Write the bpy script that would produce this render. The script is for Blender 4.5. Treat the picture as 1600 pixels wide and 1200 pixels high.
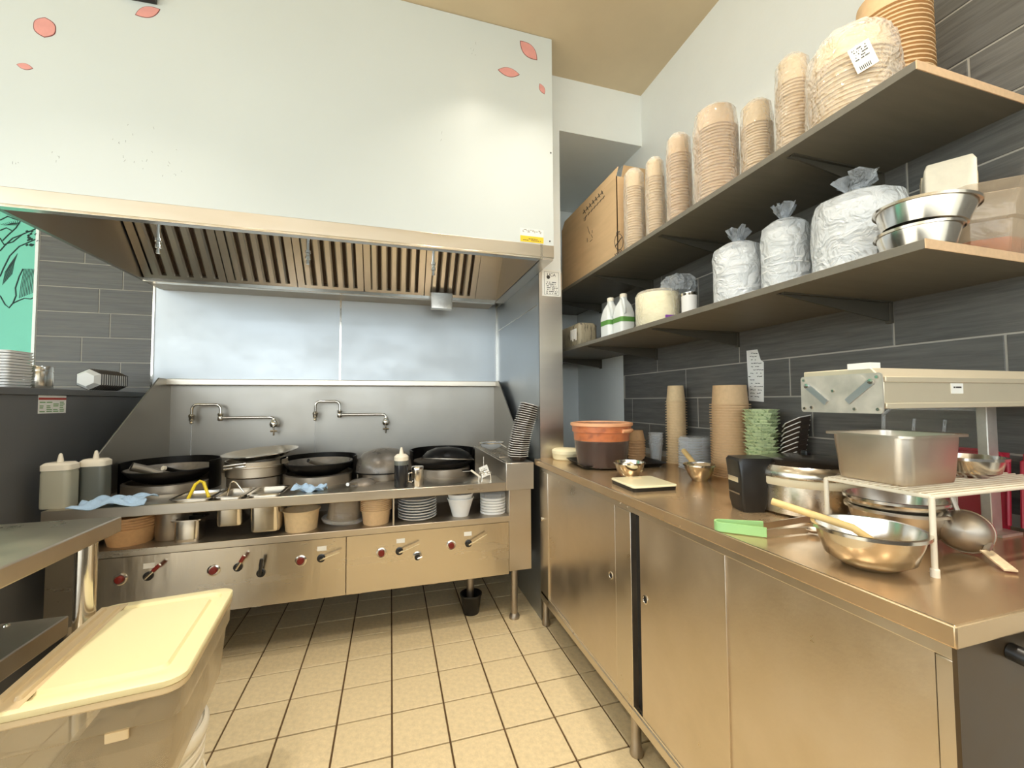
import bpy, math, random
from mathutils import Vector, Matrix
random.seed(7)
for o in list(bpy.data.objects): bpy.data.objects.remove(o)
S = bpy.context.scene
COL = S.collection
PI = math.pi

# ------------------------------------------------------------------ camera (solved from the floor grid)
F, YAW, PITCH, ROLL = 642.644, 0.286494, 0.0408227, -0.00576205
CAM = Vector((-0.0117791, -2.153815, 1.233263))
_fw = Vector((math.sin(YAW)*math.cos(PITCH), math.cos(YAW)*math.cos(PITCH), math.sin(PITCH)))
_rt0 = Vector((math.cos(YAW), -math.sin(YAW), 0)); _up0 = _rt0.cross(_fw)
_rt = math.cos(ROLL)*_rt0 + math.sin(ROLL)*_up0
_up = -math.sin(ROLL)*_rt0 + math.cos(ROLL)*_up0
cd = bpy.data.cameras.new('camera'); cam = bpy.data.objects.new('camera', cd); COL.objects.link(cam)
cd.sensor_width = 36; cd.lens = F*36/1600; cd.clip_start = 0.02
cam.matrix_world = Matrix(((_rt.x, _up.x, -_fw.x, CAM.x), (_rt.y, _up.y, -_fw.y, CAM.y), (_rt.z, _up.z, -_fw.z, CAM.z), (0, 0, 0, 1)))
S.camera = cam
def ray(x, y): return _rt*((x-800)/F) + _up*((600-y)/F) + _fw
def onX(x, y, X): d = ray(x, y); return CAM + d*((X-CAM.x)/d.x)
def onY(x, y, Y): d = ray(x, y); return CAM + d*((Y-CAM.y)/d.y)
def onZ(x, y, Z): d = ray(x, y); return CAM + d*((Z-CAM.z)/d.z)

# ------------------------------------------------------------------ world and exposure
W = bpy.data.worlds.new('world'); S.world = W; W.use_nodes = True
W.node_tree.nodes['Background'].inputs[0].default_value = (0.84, 0.94, 1.0, 1)
W.node_tree.nodes['Background'].inputs[1].default_value = 5.0
S.view_settings.view_transform = 'Standard'; S.view_settings.look = 'None'
S.view_settings.gamma = 1; S.view_settings.use_curve_mapping = False
S.view_settings.exposure = -0.2
LAMP_W = 7.0; HOOD_W = 2.2

# ------------------------------------------------------------------ materials
def lin(c):
    r = []
    for v in c:
        v /= 255.0; r.append(v/12.92 if v <= .04045 else ((v+.055)/1.055)**2.4)
    return tuple(r)
MATS = {}
def M(name, rgb, rough=.5, metal=0, var=0, vs=(8, 8, 8), bump=0, bs=None, spec=.5, rvar=0, dirt=None, alpha=1, coat=0):
    m = bpy.data.materials.new(name); m.use_nodes = True; nt = m.node_tree; N = nt.nodes; L = nt.links
    b = N['Principled BSDF']; c = lin(rgb)
    b.inputs['Base Color'].default_value = (*c, 1); b.inputs['Roughness'].default_value = rough
    b.inputs['Metallic'].default_value = metal; b.inputs['Specular IOR Level'].default_value = spec
    b.inputs['Coat Weight'].default_value = coat; b.inputs['Coat Roughness'].default_value = .15
    if var or bump or rvar or dirt:
        tc = N.new('ShaderNodeTexCoord'); mp = N.new('ShaderNodeMapping'); L.new(tc.outputs['Object'], mp.inputs[0])
        mp.inputs['Scale'].default_value = vs
        nz = N.new('ShaderNodeTexNoise'); nz.inputs['Scale'].default_value = 1; nz.inputs['Detail'].default_value = 6; nz.inputs['Roughness'].default_value = .62
        L.new(mp.outputs[0], nz.inputs['Vector'])
        if var or dirt:
            rp = N.new('ShaderNodeValToRGB'); e = rp.color_ramp.elements
            lo = tuple(v*(1-var) for v in c) if not dirt else lin(dirt)
            hi = tuple(min(1, v*(1+var)) for v in c) if not dirt else c
            e[0].position = .32; e[0].color = (*lo, 1); e[1].position = .68 if not dirt else .5; e[1].color = (*hi, 1)
            L.new(nz.outputs[0], rp.inputs[0]); L.new(rp.outputs[0], b.inputs['Base Color'])
        if rvar:
            mr = N.new('ShaderNodeMapRange'); mr.inputs[1].default_value = .3; mr.inputs[2].default_value = .7
            mr.inputs[3].default_value = max(.03, rough-rvar); mr.inputs[4].default_value = rough+rvar
            L.new(nz.outputs[0], mr.inputs[0]); L.new(mr.outputs[0], b.inputs['Roughness'])
        if bump:
            if bs:
                mp2 = N.new('ShaderNodeMapping'); L.new(tc.outputs['Object'], mp2.inputs[0]); mp2.inputs['Scale'].default_value = bs
                n2 = N.new('ShaderNodeTexNoise'); n2.inputs['Scale'].default_value = 1; n2.inputs['Detail'].default_value = 4
                L.new(mp2.outputs[0], n2.inputs['Vector']); src = n2
            else: src = nz
            bp = N.new('ShaderNodeBump'); bp.inputs['Strength'].default_value = bump; bp.inputs['Distance'].default_value = .01
            L.new(src.outputs[0], bp.inputs['Height']); L.new(bp.outputs[0], b.inputs['Normal'])
    MATS[name] = m; return m
def film(name, rgb, clear=.72, rough=.12, bump=.6, bs=30, edge=.5):
    """thin clear plastic: mostly transparent, with glossy creases and a little milkiness"""
    m = bpy.data.materials.new(name); m.use_nodes = True; nt = m.node_tree; N = nt.nodes; L = nt.links
    b = N['Principled BSDF']; b.inputs['Base Color'].default_value = (*lin(rgb), 1); b.inputs['Roughness'].default_value = rough
    b.inputs['Specular IOR Level'].default_value = .8
    t = N.new('ShaderNodeBsdfTransparent'); mx = N.new('ShaderNodeMixShader'); out = N['Material Output']
    lw = N.new('ShaderNodeLayerWeight'); lw.inputs[0].default_value = .35
    mr = N.new('ShaderNodeMapRange'); mr.inputs[3].default_value = 1-clear; mr.inputs[4].default_value = min(1, 1-clear+edge)
    L.new(lw.outputs['Facing'], mr.inputs[0]); L.new(mr.outputs[0], mx.inputs[0])
    L.new(t.outputs[0], mx.inputs[1]); L.new(b.outputs[0], mx.inputs[2]); L.new(mx.outputs[0], out.inputs[0])
    if bump:
        tc = N.new('ShaderNodeTexCoord'); nz = N.new('ShaderNodeTexNoise'); nz.inputs['Scale'].default_value = bs; nz.inputs['Detail'].default_value = 3
        nz.inputs['Distortion'].default_value = 1.5
        L.new(tc.outputs['Object'], nz.inputs['Vector']); bp = N.new('ShaderNodeBump'); bp.inputs['Strength'].default_value = bump; bp.inputs['Distance'].default_value = .02
        L.new(nz.outputs[0], bp.inputs['Height']); L.new(bp.outputs[0], b.inputs['Normal'])
    MATS[name] = m; return m
def emit(name, rgb, st):
    m = bpy.data.materials.new(name); m.use_nodes = True; b = m.node_tree.nodes['Principled BSDF']
    b.inputs['Emission Color'].default_value = (*lin(rgb), 1); b.inputs['Emission Strength'].default_value = st
    MATS[name] = m; return m

M('white_paint', (240, 243, 240), .55, var=.02, vs=(2, 2, 2), bump=.05, bs=(60, 60, 60))
M('hood_white', (210, 216, 214), .34, var=.02, vs=(1.2, 1.2, 1.2), spec=.4)
M('ceiling_tan', (216, 198, 166), .6, var=.06, vs=(1.5, 1.5, 1.5))
M('grout_floor', (92, 70, 42), .8, var=.3, vs=(20, 20, 20))
M('floor_tile', (222, 204, 166), .42, var=.10, vs=(55, 55, 55), bump=.12, bs=(160, 160, 160), rvar=.08)
M('floor_far', (210, 196, 172), .5, var=.06, vs=(20, 20, 20))
M('plank_tile', (94, 92, 87), .5, var=.28, vs=(3, 5, 70), bump=.25, bs=(4, 5, 90), rvar=.08)
M('plank_grout', (170, 164, 152), .8)
M('teal', (118, 205, 180), .55, var=.03, vs=(3, 3, 3))
M('ink', (32, 58, 54), .6)
M('steel', (212, 205, 194), .33, 1, var=.02, vs=(2, 2, 24), rvar=.03)
M('steel_h', (212, 202, 186), .33, 1, var=.03, vs=(1.5, 8, 8), rvar=.07)
M('steel_wavy', (212, 202, 186), .26, 1, var=.03, vs=(1.5, 8, 8), bump=.35, bs=(7, 7, 1.6), rvar=.03)
M('steel_panel', (184, 188, 190), .44, 1, var=.05, vs=(1.6, 1.6, 2.5), rvar=.1)
M('steel_splash', (172, 167, 158), .42, 1, var=.06, vs=(3, 3, 3), rvar=.08)
M('steel_top', (206, 178, 140), .24, .72, var=.06, vs=(5, 5, 5), rvar=.05)
M('steel_worn', (214, 202, 184), .36, 1, var=.10, vs=(3, 3, 3), rvar=.12, bump=.03, bs=(5, 120, 120))
M('steel_dull', (182, 172, 158), .45, 1, var=.12, vs=(6, 6, 6), rvar=.1)
M('steel_bright', (222, 216, 206), .2, 1, var=.04, vs=(12, 12, 12), rvar=.06)
M('end_shaded', (88, 72, 52), .35, .5, var=.15, vs=(4, 4, 4), rvar=.08)  # shade and dark reflections on the cabinet's near end, put into its colour
M('galv', (206, 201, 190), .45, .7, var=.12, vs=(25, 25, 25), rvar=.1)
M('chrome', (226, 220, 208), .12, 1, rvar=.05, vs=(30, 30, 30))
M('wok_black', (40, 38, 36), .38, .7, var=.35, vs=(14, 14, 14), rvar=.12)
M('wok_inner', (128, 120, 110), .34, .35, var=.35, vs=(9, 9, 9), rvar=.12)
M('dark_gap', (24, 20, 16), .8)
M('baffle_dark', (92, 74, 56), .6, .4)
M('black_plastic', (30, 29, 28), .35, var=.1, vs=(10, 10, 10))
M('black_rubber', (24, 24, 24), .6)
M('tray_dark', (52, 42, 34), .45)
M('tray_white', (238, 236, 230), .5)
M('foam_white', (240, 240, 238), .5, var=.02, vs=(20, 20, 20))
M('cream', (246, 236, 196), .5)
M('kraft', (216, 182, 138), .7, var=.06, vs=(60, 60, 60))
M('kraft_lt', (222, 194, 150), .7, var=.06, vs=(60, 60, 60))
M('kraft_dk', (208, 164, 116), .65, var=.06, vs=(60, 60, 60))
M('cardboard', (206, 174, 132), .75, var=.06, vs=(4, 4, 30))
M('laminate_dark', (100, 100, 100), .4, var=.08, vs=(2, 2, 2), rvar=.08)
M('shelf_dark', (112, 107, 95), .5, var=.08, vs=(4, 30, 30))
M('shelf_edge', (226, 190, 150), .6, var=.06, vs=(80, 80, 80))
M('bracket', (84, 80, 70), .5, .3)
M('cloth_blue', (176, 204, 232), .9, bump=.3, bs=(140, 140, 140), var=.06, vs=(30, 30, 30))
M('red_dial', (120, 30, 22), .35, var=.1, vs=(30, 30, 30))
M('red_grip', (128, 38, 28), .4)
M('yellow', (232, 204, 40), .45)
M('label_white', (240, 238, 230), .6)
M('label_yellow', (240, 200, 50), .6)
M('print_dark', (60, 56, 50), .7)
M('print_red', (170, 60, 50), .7)
M('print_green', (96, 150, 70), .7)
M('petal', (226, 158, 150), .6, var=.06, vs=(20, 20, 20))
M('petal_dark', (120, 60, 58), .6)
M('sauce', (50, 24, 20), .3, var=.2, vs=(12, 12, 12))
M('sauce_smear', (206, 116, 62), .4, dirt=(150, 74, 40), vs=(22, 22, 40))
M('rim_orange', (232, 172, 128), .45, var=.08, vs=(12, 12, 12))
M('scale_top', (250, 244, 206), .22)
M('green_tong', (158, 206, 138), .42)
M('green_tray', (212, 226, 178), .55, dirt=(112, 140, 84), vs=(90, 90, 90))
M('wood', (222, 190, 128), .6, var=.1, vs=(40, 6, 6))
M('wire_white', (232, 222, 200), .42)
M('warmer_beige', (214, 202, 176), .32, .35, var=.04, vs=(4, 4, 4))
M('red_plastic', (176, 40, 62), .35)
M('cooker_steel', (206, 198, 184), .25, 1, var=.12, vs=(18, 18, 18), rvar=.1, dirt=None)
M('cooker_lid', (86, 76, 66), .14, .85, var=.15, vs=(14, 14, 14), rvar=.06)
M('cooker_band', (224, 214, 184), .4)
M('milk_lid', (246, 234, 186), .42)
M('milk_edge', (222, 200, 160), .45)
M('bin_frost', (150, 130, 98), .5, dirt=(70, 58, 40), vs=(9, 9, 9))
M('pail_white', (240, 232, 212), .38, var=.02, vs=(6, 6, 6))
M('bottle_grey', (172, 168, 148), .4)
M('bottle_dark', (104, 106, 98), .35)
M('bottle_soy', (40, 40, 42), .2)
M('cap_white', (240, 230, 210), .45)
M('jug_white', (232, 236, 234), .45)
M('can_label', (238, 236, 232), .5)
M('purple', (120, 60, 150), .5)
M('paper', (236, 226, 204), .7, var=.05, vs=(40, 40, 40))
M('paper_edge', (206, 182, 140), .8, var=.2, vs=(10, 300, 10))
M('brush', (220, 196, 160), .8, var=.2, vs=(80, 80, 80))
M('mesh_pack', (150, 140, 116), .5, dirt=(40, 40, 38), vs=(70, 70, 12))
film('bag_film', (240, 236, 226), .80, .1, 1.0, 26)
film('bag_white', (236, 240, 242), .50, .16, 1.0, 22)
film('bag_crumple', (214, 220, 226), .62, .1, 1.3, 40)
film('clear_plastic', (238, 242, 244), .80, .08, .1, 20)
film('milky_plastic', (224, 206, 172), .74, .25, .15, 8)
film('clear_tub', (216, 196, 168), .70, .15, .3, 14)
film('clear_wall', (230, 216, 196), .965, .08, .1, 14, .2)
film('water', (230, 230, 230), .6, .05, .2, 60)
emit('lamp_glow', (255, 226, 186), 14.0)
emit('hood_glow', (230, 242, 255), 6.0)

# ------------------------------------------------------------------ mesh helpers
class MB:
    def __init__(s): s.v = []; s.f = []; s.mi = []; s.cur = 0
    def add(s, vs, fs):
        o = len(s.v); s.v += [tuple(p) for p in vs]
        for q in fs: s.f.append(tuple(i+o for i in q)); s.mi.append(s.cur)
        return s
    def mat(s, i): s.cur = i; return s
    def box(s, x0, x1, y0, y1, z0, z1):
        if x0 > x1: x0, x1 = x1, x0
        if y0 > y1: y0, y1 = y1, y0
        if z0 > z1: z0, z1 = z1, z0
        vs = [(x, y, z) for z in (z0, z1) for y in (y0, y1) for x in (x0, x1)]
        return s.add(vs, [(0, 2, 3, 1), (4, 5, 7, 6), (0, 1, 5, 4), (1, 3, 7, 5), (3, 2, 6, 7), (2, 0, 4, 6)])
    def loft(s, rings, cap0=True, cap1=True, close=True):
        n = len(rings[0]); vs = [p for r in rings for p in r]; fs = []
        for i in range(len(rings)-1):
            for j in range(n if close else n-1):
                k = (j+1) % n; fs.append((i*n+j, i*n+k, (i+1)*n+k, (i+1)*n+j))
        if cap0: fs.append(tuple(range(n-1, -1, -1)))
        if cap1: fs.append(tuple((len(rings)-1)*n+j for j in range(n)))
        return s.add(vs, fs)
    def lathe(s, prof, n=24, c=(0, 0, 0), a0=0, squash=None, cap=True):
        rings = []
        for r, z in prof:
            r = max(r, 1e-5)
            rings.append([(c[0]+r*math.cos(a0+2*PI*j/n), c[1]+r*math.sin(a0+2*PI*j/n)*(squash or 1), c[2]+z) for j in range(n)])
        ln = sum(math.dist(p, q) for p, q in zip(prof[:-1], prof[1:]))
        if math.dist(prof[0], prof[-1]) < .5*ln: cap = False      # ring profile: leave the middle open
        return s.loft(rings, cap and prof[0][0] > 1e-4, cap and prof[-1][0] > 1e-4)
    def cyl(s, p0, p1, r0, r1=None, n=12):
        return s.tube([p0, p1], r0, n, r1)
    def tube(s, pts, r, n=8, r1=None, cap=True):
        pts = [Vector(p) for p in pts]; m = len(pts); rings = []
        t0 = (pts[1]-pts[0]).normalized(); ref = Vector((0, 0, 1)) if abs(t0.z) < .9 else Vector((1, 0, 0))
        u = t0.cross(ref).normalized()
        for i, p in enumerate(pts):
            t = (pts[min(i+1, m-1)]-pts[max(i-1, 0)]).normalized()
            u = (u - t*u.dot(t)).normalized(); w = t.cross(u)
            rr = r if r1 is None else r+(r1-r)*i/(m-1)
            if callable(r): rr = r(i/(m-1))
            rings.append([tuple(p+(u*math.cos(2*PI*j/n)+w*math.sin(2*PI*j/n))*rr) for j in range(n)])
        return s.loft(rings, cap, cap)
    def prism(s, pts, axis, a0, a1):
        """pts: 2-D outline in the two other axes (x: y,z; y: x,z; z: x,y)"""
        def q(p, a):
            return {'x': (a, p[0], p[1]), 'y': (p[0], a, p[1]), 'z': (p[0], p[1], a)}[axis]
        return s.loft([[q(p, a0) for p in pts], [q(p, a1) for p in pts]])
    def rrect(s, levels, n=4):
        """levels: (cx,cy,hx,hy,r,z) rounded rectangles lofted"""
        rings = []
        for cx, cy, hx, hy, r, z in levels:
            ring = []
            for k, (sx, sy) in enumerate(((1, 1), (-1, 1), (-1, -1), (1, -1))):
                for i in range(n+1):
                    a = PI/2*k + PI/2*i/n
                    ring.append((cx+sx*(hx-r)+r*math.cos(a), cy+sy*(hy-r)+r*math.sin(a), z))
            rings.append(ring)
        return s.loft(rings)
    def xf(s, mat):
        s.v = [tuple(mat @ Vector(p)) for p in s.v]; return s
    def mesh(s, name, mats, smooth=True, ang=.7):
        me = bpy.data.meshes.new(name); me.from_pydata(s.v, [], s.f)
        for m in (mats if isinstance(mats, (list, tuple)) else [mats]): me.materials.append(MATS[m])
        me.polygons.foreach_set('material_index', s.mi)
        if smooth:
            me.polygons.foreach_set('use_smooth', [True]*len(s.f)); me.set_sharp_from_angle(angle=ang)
        me.update(); return me
    def build(s, name, mats, parent=None, smooth=True, bevel=0, loc=None, rot=None):
        o = bpy.data.objects.new(name, s.mesh(name, mats, smooth)); COL.objects.link(o)
        if parent: o.parent = parent
        if name in ('print', 'box_print', 'handwriting', 'scratches', 'label_print', 'can_print', 'mural_flower', 'embossing'): o['kind'] = 'stuff'
        if loc: o.location = loc
        if rot: o.rotation_euler = rot
        if bevel:
            b = o.modifiers.new('bevel', 'BEVEL'); b.width = bevel; b.segments = 2; b.limit_method = 'ANGLE'
        return o
def tag(o, label, cat, group=None):
    o['label'] = label; o['category'] = cat
    if group: o['group'] = group
    return o
def thing(name, label, cat, loc=(0, 0, 0), rz=0, group=None):
    o = bpy.data.objects.new(name, None); COL.objects.link(o); o.empty_display_size = .05
    o.location = loc; o.rotation_euler = (0, 0, rz); return tag(o, label, cat, group)
def struct(o, label=None):
    o['kind'] = 'structure'
    if label: o['label'] = label
    return o
def inst(name, me, parent=None, loc=(0, 0, 0), rot=(0, 0, 0), scale=(1, 1, 1)):
    o = bpy.data.objects.new(name, me); COL.objects.link(o); o.parent = parent
    o.location = loc; o.rotation_euler = rot; o.scale = scale; return o
def arc(c, r, a0, a1, n, plane='xz'):
    out = []
    for i in range(n+1):
        a = a0+(a1-a0)*i/n; u, v = r*math.cos(a), r*math.sin(a)
        out.append((c[0]+u, c[1], c[2]+v) if plane == 'xz' else (c[0]+u, c[1]+v, c[2]) if plane == 'xy' else (c[0], c[1]+u, c[2]+v))
    return out

ORD = ['topmost', 'second from top', 'third from top', 'fourth from top', 'fifth from top', 'sixth from top', 'seventh from top', 'eighth from top', 'ninth from top', 'tenth from top',
       'eleventh from top', 'twelfth from top', 'thirteenth from top', 'fourteenth from top', 'fifteenth from top', 'sixteenth from top', 'seventeenth from top', 'eighteenth from top', 'nineteenth from top', 'twentieth from top',
       'twenty-first from top', 'twenty-second from top', 'twenty-third from top', 'twenty-fourth from top', 'twenty-fifth from top', 'twenty-sixth from top', 'twenty-seventh from top', 'twenty-eighth from top', 'twenty-ninth from top', 'thirtieth from top', 'thirty-first from top', 'thirty-second from top']
def nth(label, k, n): return label+', '+ORD[n-1-k]

# ================================================================== SETTING
T = .203
CEIL = 3.19; WX = 1.52; BY = 1.05; HY = -.155
SHL, SHU = 1.56, 1.981      # shelf tops
ZC = .905                   # worktop height
fl = struct(MB().box(-4.2, 1.6, -6, BY, -.08, -.006).build('floor', 'grout_floor'), 'cream square floor tiles with dark grout lines')
g = .0035
tm = MB().loft([[(g, g, -.012), (T-g, g, -.012), (T-g, T-g, -.012), (g, T-g, -.012)], [(g, g, -.0012), (T-g, g, -.0012), (T-g, T-g, -.0012), (g, T-g, -.0012)],
                [(g+.0015, g+.0015, 0), (T-g-.0015, g+.0015, 0), (T-g-.0015, T-g-.0015, 0), (g+.0015, T-g-.0015, 0)]]).mesh('floor_tile', 'floor_tile', False)
for i in range(-7, 7):
    for j in range(-11, 5):
        inst('tile', tm, fl, (i*T, j*T, random.uniform(-.0006, .0004)))
MB().box(-4.2, 1.5, -6, -11*T, -.012, 0).build('outer_tiles', 'floor_far', fl)
MB().box(-4.2, -7*T, -11*T, BY, -.012, 0).build('outer_tiles', 'floor_far', fl)
struct(MB().box(-4.3, 1.7, -6, BY+.1, CEIL, CEIL+.1).build('ceiling', 'ceiling_tan'))
wr = struct(MB().box(WX, WX+.1, -6, BY+.1, 0, CEIL).build('wall_right', 'white_paint'))
wb = struct(MB().box(-4.3, WX, BY, BY+.1, 0, CEIL).build('wall_back', 'white_paint'))
struct(MB().box(-4.3, -4.2, -.6, BY, 0, CEIL).build('wall_left', 'white_paint'))
struct(MB().box(-30, 12, -30, 12, -.2, -.1).build('floor_outside', 'floor_far'))
struct(MB().box(-1.6, 1.5, -3.2, -2.95, 0, 1.15).build('wall_light_block', 'laminate_dark', bevel=.005), 'unseen dark block added behind the camera to cut low light')  # added out of view to keep low rear light from under the range
# plank tiles on the right wall
PZ, PH, PL = 1.244, .155, .603
def plank(parent, a, b0, b1, z0, z1, axis):
    m = MB(); q = .0028; e = .0012
    r = [(b0+q, z0+q), (b1-q, z0+q), (b1-q, z1-q), (b0+q, z1-q)]
    r2 = [(b0+q+e, z0+q+e), (b1-q-e, z0+q+e), (b1-q-e, z1-q-e), (b0+q+e, z1-q-e)]
    if axis == 'x': m.loft([[(a, *p) for p in r], [(a-.0015, *p) for p in r], [(a-.0025, *p) for p in r2]])
    else: m.loft([[(p[0], a, p[1]) for p in r], [(p[0], a-.0015, p[1]) for p in r], [(p[0], a-.0025, p[1]) for p in r2]])
    m.build('plank', 'plank_tile', parent, False)
MB().box(WX-.003, WX, -2.4, .33, .80, 2.0).build('grout_bed', 'plank_grout', wr, False)
MB().box(WX-.003, WX, -2.4, -1.38, 2.0, CEIL).build('grout_bed', 'plank_grout', wr, False)
offs = {0: -.292, -1: -.378, 1: -.65, -2: -.56, 2: -.02, 3: -.40}
for k in range(-2, 13):
    z0 = PZ+k*PH; z1 = min(z0+PH, CEIL-.003)
    j0 = offs.get(k, -.15*(k % 4)-.1)
    top = z0 > 1.9
    ymax = -1.38 if z0 > 1.97 else .33
    b = j0 + PL*4
    while b > -2.4:
        a = max(b-PL, -2.4); bb = min(b, ymax)
        if bb-a > .03: plank(wr, WX-.003, a, bb, z0, z1, 'x')
        b -= PL
# plank tiles on the back wall, left of the steel panels
MB().box(-2.087, -1.49, BY-.003, BY, .9, CEIL).build('grout_bed', 'plank_grout', wb, False)
for k in range(0, 9):
    z0 = 1.18+k*.155; jx = [-1.78, -1.66, -1.86, -1.72][k % 4]
    plank(wb, BY-.003, -2.083, jx, z0, z0+.155, 'y'); plank(wb, BY-.003, jx, -1.49, z0, z0+.155, 'y')
MB().box(-4.2, -2.10, BY-.006, BY, .0, CEIL).build('mural_paint', 'teal', wb, False)
MB().box(-2.10, -2.085, BY-.010, BY, .0, CEIL).build('corner_strip', 'white_paint', wb, False)
# flower outline painted on the teal wall
ink = MB()
def stroke(px, r=.0035):
    pts = [onY(x, y, BY-.007) for x, y in px]
    ink.tube([(p.x, BY-.0065, p.z) for p in pts], r, 5)
for s_ in ([(0, 372), (6, 382), (20, 378), (35, 366), (50, 360), (61, 355)], [(0, 392), (8, 383), (20, 372), (36, 366)],
           [(0, 344), (12, 338), (22, 342), (32, 345), (25, 356), (14, 366), (4, 376)], [(0, 328), (10, 330), (20, 336), (30, 344)],
           [(36, 345), (48, 350), (61, 356)], [(60, 372), (46, 378), (30, 385), (15, 400), (5, 420), (0, 432)],
           [(57, 463), (48, 467), (38, 466), (28, 470), (20, 474), (14, 481), (8, 476), (0, 462)],
           [(20, 474), (25, 462), (24, 450), (30, 432), (36, 420)], [(0, 360), (10, 356), (18, 360)]): stroke(s_)
for k in range(16):
    x = 38+random.random()*20; y = 362+random.random()*24
    stroke([(x, y), (x+3, y-2)], .005)
for k in range(9):
    stroke([(30+k*2.6, 466-k), (33+k*2.6, 444-k*2), (38+k*2.2, 420)], .0016)
    stroke([(4+k*1.8, 445-k*2), (8+k*1.8, 425-k*2), (16+k*1.4, 412-k*2)], .0014)
    stroke([(1+k*3.2, 350-k*.8), (8+k*2.6, 352), (20+k*1.4, 348)], .0013)
ink.build('mural_flower', 'ink', wb, False)
# side wall beside the range, steel clad
ws = struct(MB().box(.815, .95, .075, BY, 0, CEIL).build('wall_side', 'white_paint'))
MB().box(.809, .815, .068, BY, .0, 1.985).build('side_cladding', 'steel_panel', ws)
MB().box(.809, .952, .066, .075, .0, 1.985).build('end_cladding', 'steel', ws)
MB().box(.8085, .8105, .1, 1.0, 1.79, 1.796).build('cladding_seam', 'steel_bright', ws)
struct(MB().box(.95, WX, .075, BY, 2.857, CEIL).build('wall_soffit', 'white_paint'))
# steel back panels
jx = -.365
MB().box(-1.49, jx-.002, BY-.006, BY, 1.2, 2.02).build('steel_panel', 'steel_panel', wb)
MB().box(jx+.002, .809, BY-.006, BY, 1.2, 2.02).build('steel_panel', 'steel_panel', wb)
MB().box(jx-.006, jx+.006, BY-.009, BY-.005, 1.385, 2.0).build('panel_joint', 'steel_bright', wb)
MB().box(-1.497, -1.486, BY-.012, BY, 1.2, 2.02).build('panel_edge', 'steel_bright', wb)
MB().box(.795, .809, BY-.02, BY-.006, 1.385, 2.0).build('corner_joint', 'steel_bright', wb)
# boxed-in hood front
wh = struct(MB().box(-1.46, .812, HY, HY+.03, 2.052, CEIL-.002).build('wall_hood', 'hood_white'), 'white enclosure panel above the range hood')
MB().box(-1.475, -1.461, HY+.03, BY, 2.06, CEIL-.002).build('side_panel', 'hood_white', wh)
MB().box(.795, .812, HY+.03, .066, 2.052, CEIL-.002).build('side_panel', 'hood_white', wh)
for x, y in ((863.5, 239), (862, 377)):
    p = onY(x-3, y, HY); MB().lathe([(.004, 0), (.004, .002), (.002, .003)], 10).build('screw', 'print_dark', wh, loc=(p.x, HY, p.z), rot=(PI/2, 0, 0))
sc = MB()
for cx, cy, n, sp in ((210, 235, 14, 30), (270, 262, 7, 16), (80, 235, 4, 12), (25, 250, 3, 12), (740, 75, 5, 14), (700, 195, 2, 20)):
    for k in range(n):
        x = cx+random.gauss(0, sp*.5); y = cy+random.gauss(0, sp*.7); a = random.uniform(.8, 2.3); l = random.uniform(1.5, 4.5)
        p = onY(x, y, HY); q = onY(x+l*math.cos(a), y+l*math.sin(a), HY)
        sc.tube([(p.x, HY, p.z), (q.x, HY, q.z)], .0004, 4)
sc.build('scratches', 'print_dark', wh, False)
# ceiling downlights (their glints show on the hood panel)
k = 0
for (x, y, lab) in ((-1.11, -1.055, 'round recessed ceiling downlight over the left work table'), (-1.15, -1.98, 'round recessed ceiling downlight left of the camera'),
               (.465, -.615, 'round recessed ceiling downlight in front of the hood, left of a pair'), (.885, -.628, 'round recessed ceiling downlight in front of the hood, right of a pair'),
               (.462, -1.736, 'round recessed ceiling downlight over the aisle, left of the nearer pair'), (.86, -1.739, 'round recessed ceiling downlight over the aisle, right of the nearer pair'),
               (-1.2, -3.4, 'round recessed ceiling downlight far behind on the left'), (.5, -3.4, 'round recessed ceiling downlight far behind on the right')):
    t = thing('ceiling_light', lab, 'ceiling light', (x, y, CEIL), group='ceiling downlights')
    MB().lathe([(.062, 0), (.062, -.012), (.05, -.014), (.046, -.004), (.046, 0)], 24).build('trim_ring', 'label_white', t)
    MB().lathe([(0, -.004), (.045, -.004), (.045, -.001), (0, -.001)], 24).build('lens', 'lamp_glow', t)
    ld = bpy.data.lights.new('downlight', 'AREA'); ld.shape = 'DISK'; ld.size = .09; ld.energy = LAMP_W*(.6 if y > -.8 else 1.15); ld.color = (1, .90, .76); ld.spread = math.radians(98)
    lo = bpy.data.objects.new('downlight', ld); COL.objects.link(lo); lo.parent = t; lo.location = (0, 0, -.016)

# ================================================================== HOOD
hd = thing('range_hood', 'long stainless canopy hood with baffle filters above the wok range', 'range hood')
HZ = 1.974
MB().box(-1.46, .812, HY-.004, HY+.02, HZ+.012, 2.052).build('front_band', 'steel_h', hd, bevel=.002)
MB().box(-1.46, .735, HY-.006, HY+.03, HZ, HZ+.012).build('front_lip', 'steel_bright', hd, bevel=.002)
MB().box(.735, .748, HY-.0055, HY-.003, HZ+.0, 2.052).build('corner_seam', 'steel_bright', hd)
MB().box(.735, .808, HY+.0, .84, HZ, HZ+.012).build('end_flange', 'steel', hd)
MB().box(.733, .74, HY+.02, 1.04, HZ, 2.48).build('inner_end', 'steel_splash', hd)
MB().box(-1.46, -1.44, HY+.02, 1.04, HZ, 2.48).build('outer_end', 'steel_splash', hd)
MB().box(-1.44, .735, HY+.03, .46, 2.47, 2.48).build('top_plate', 'steel_dull', hd)
MB().box(-1.44, .735, .80, .845, HZ-.012, HZ+.012).build('grease_trough', 'steel_bright', hd, bevel=.002)
MB().box(-1.44, .735, .845, 1.04, HZ-.004, HZ+.006).build('plenum_plate', 'steel_dull', hd)
fy0, fz0, fy1, fz1 = .80, 1.985, .42, 2.42
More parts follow.
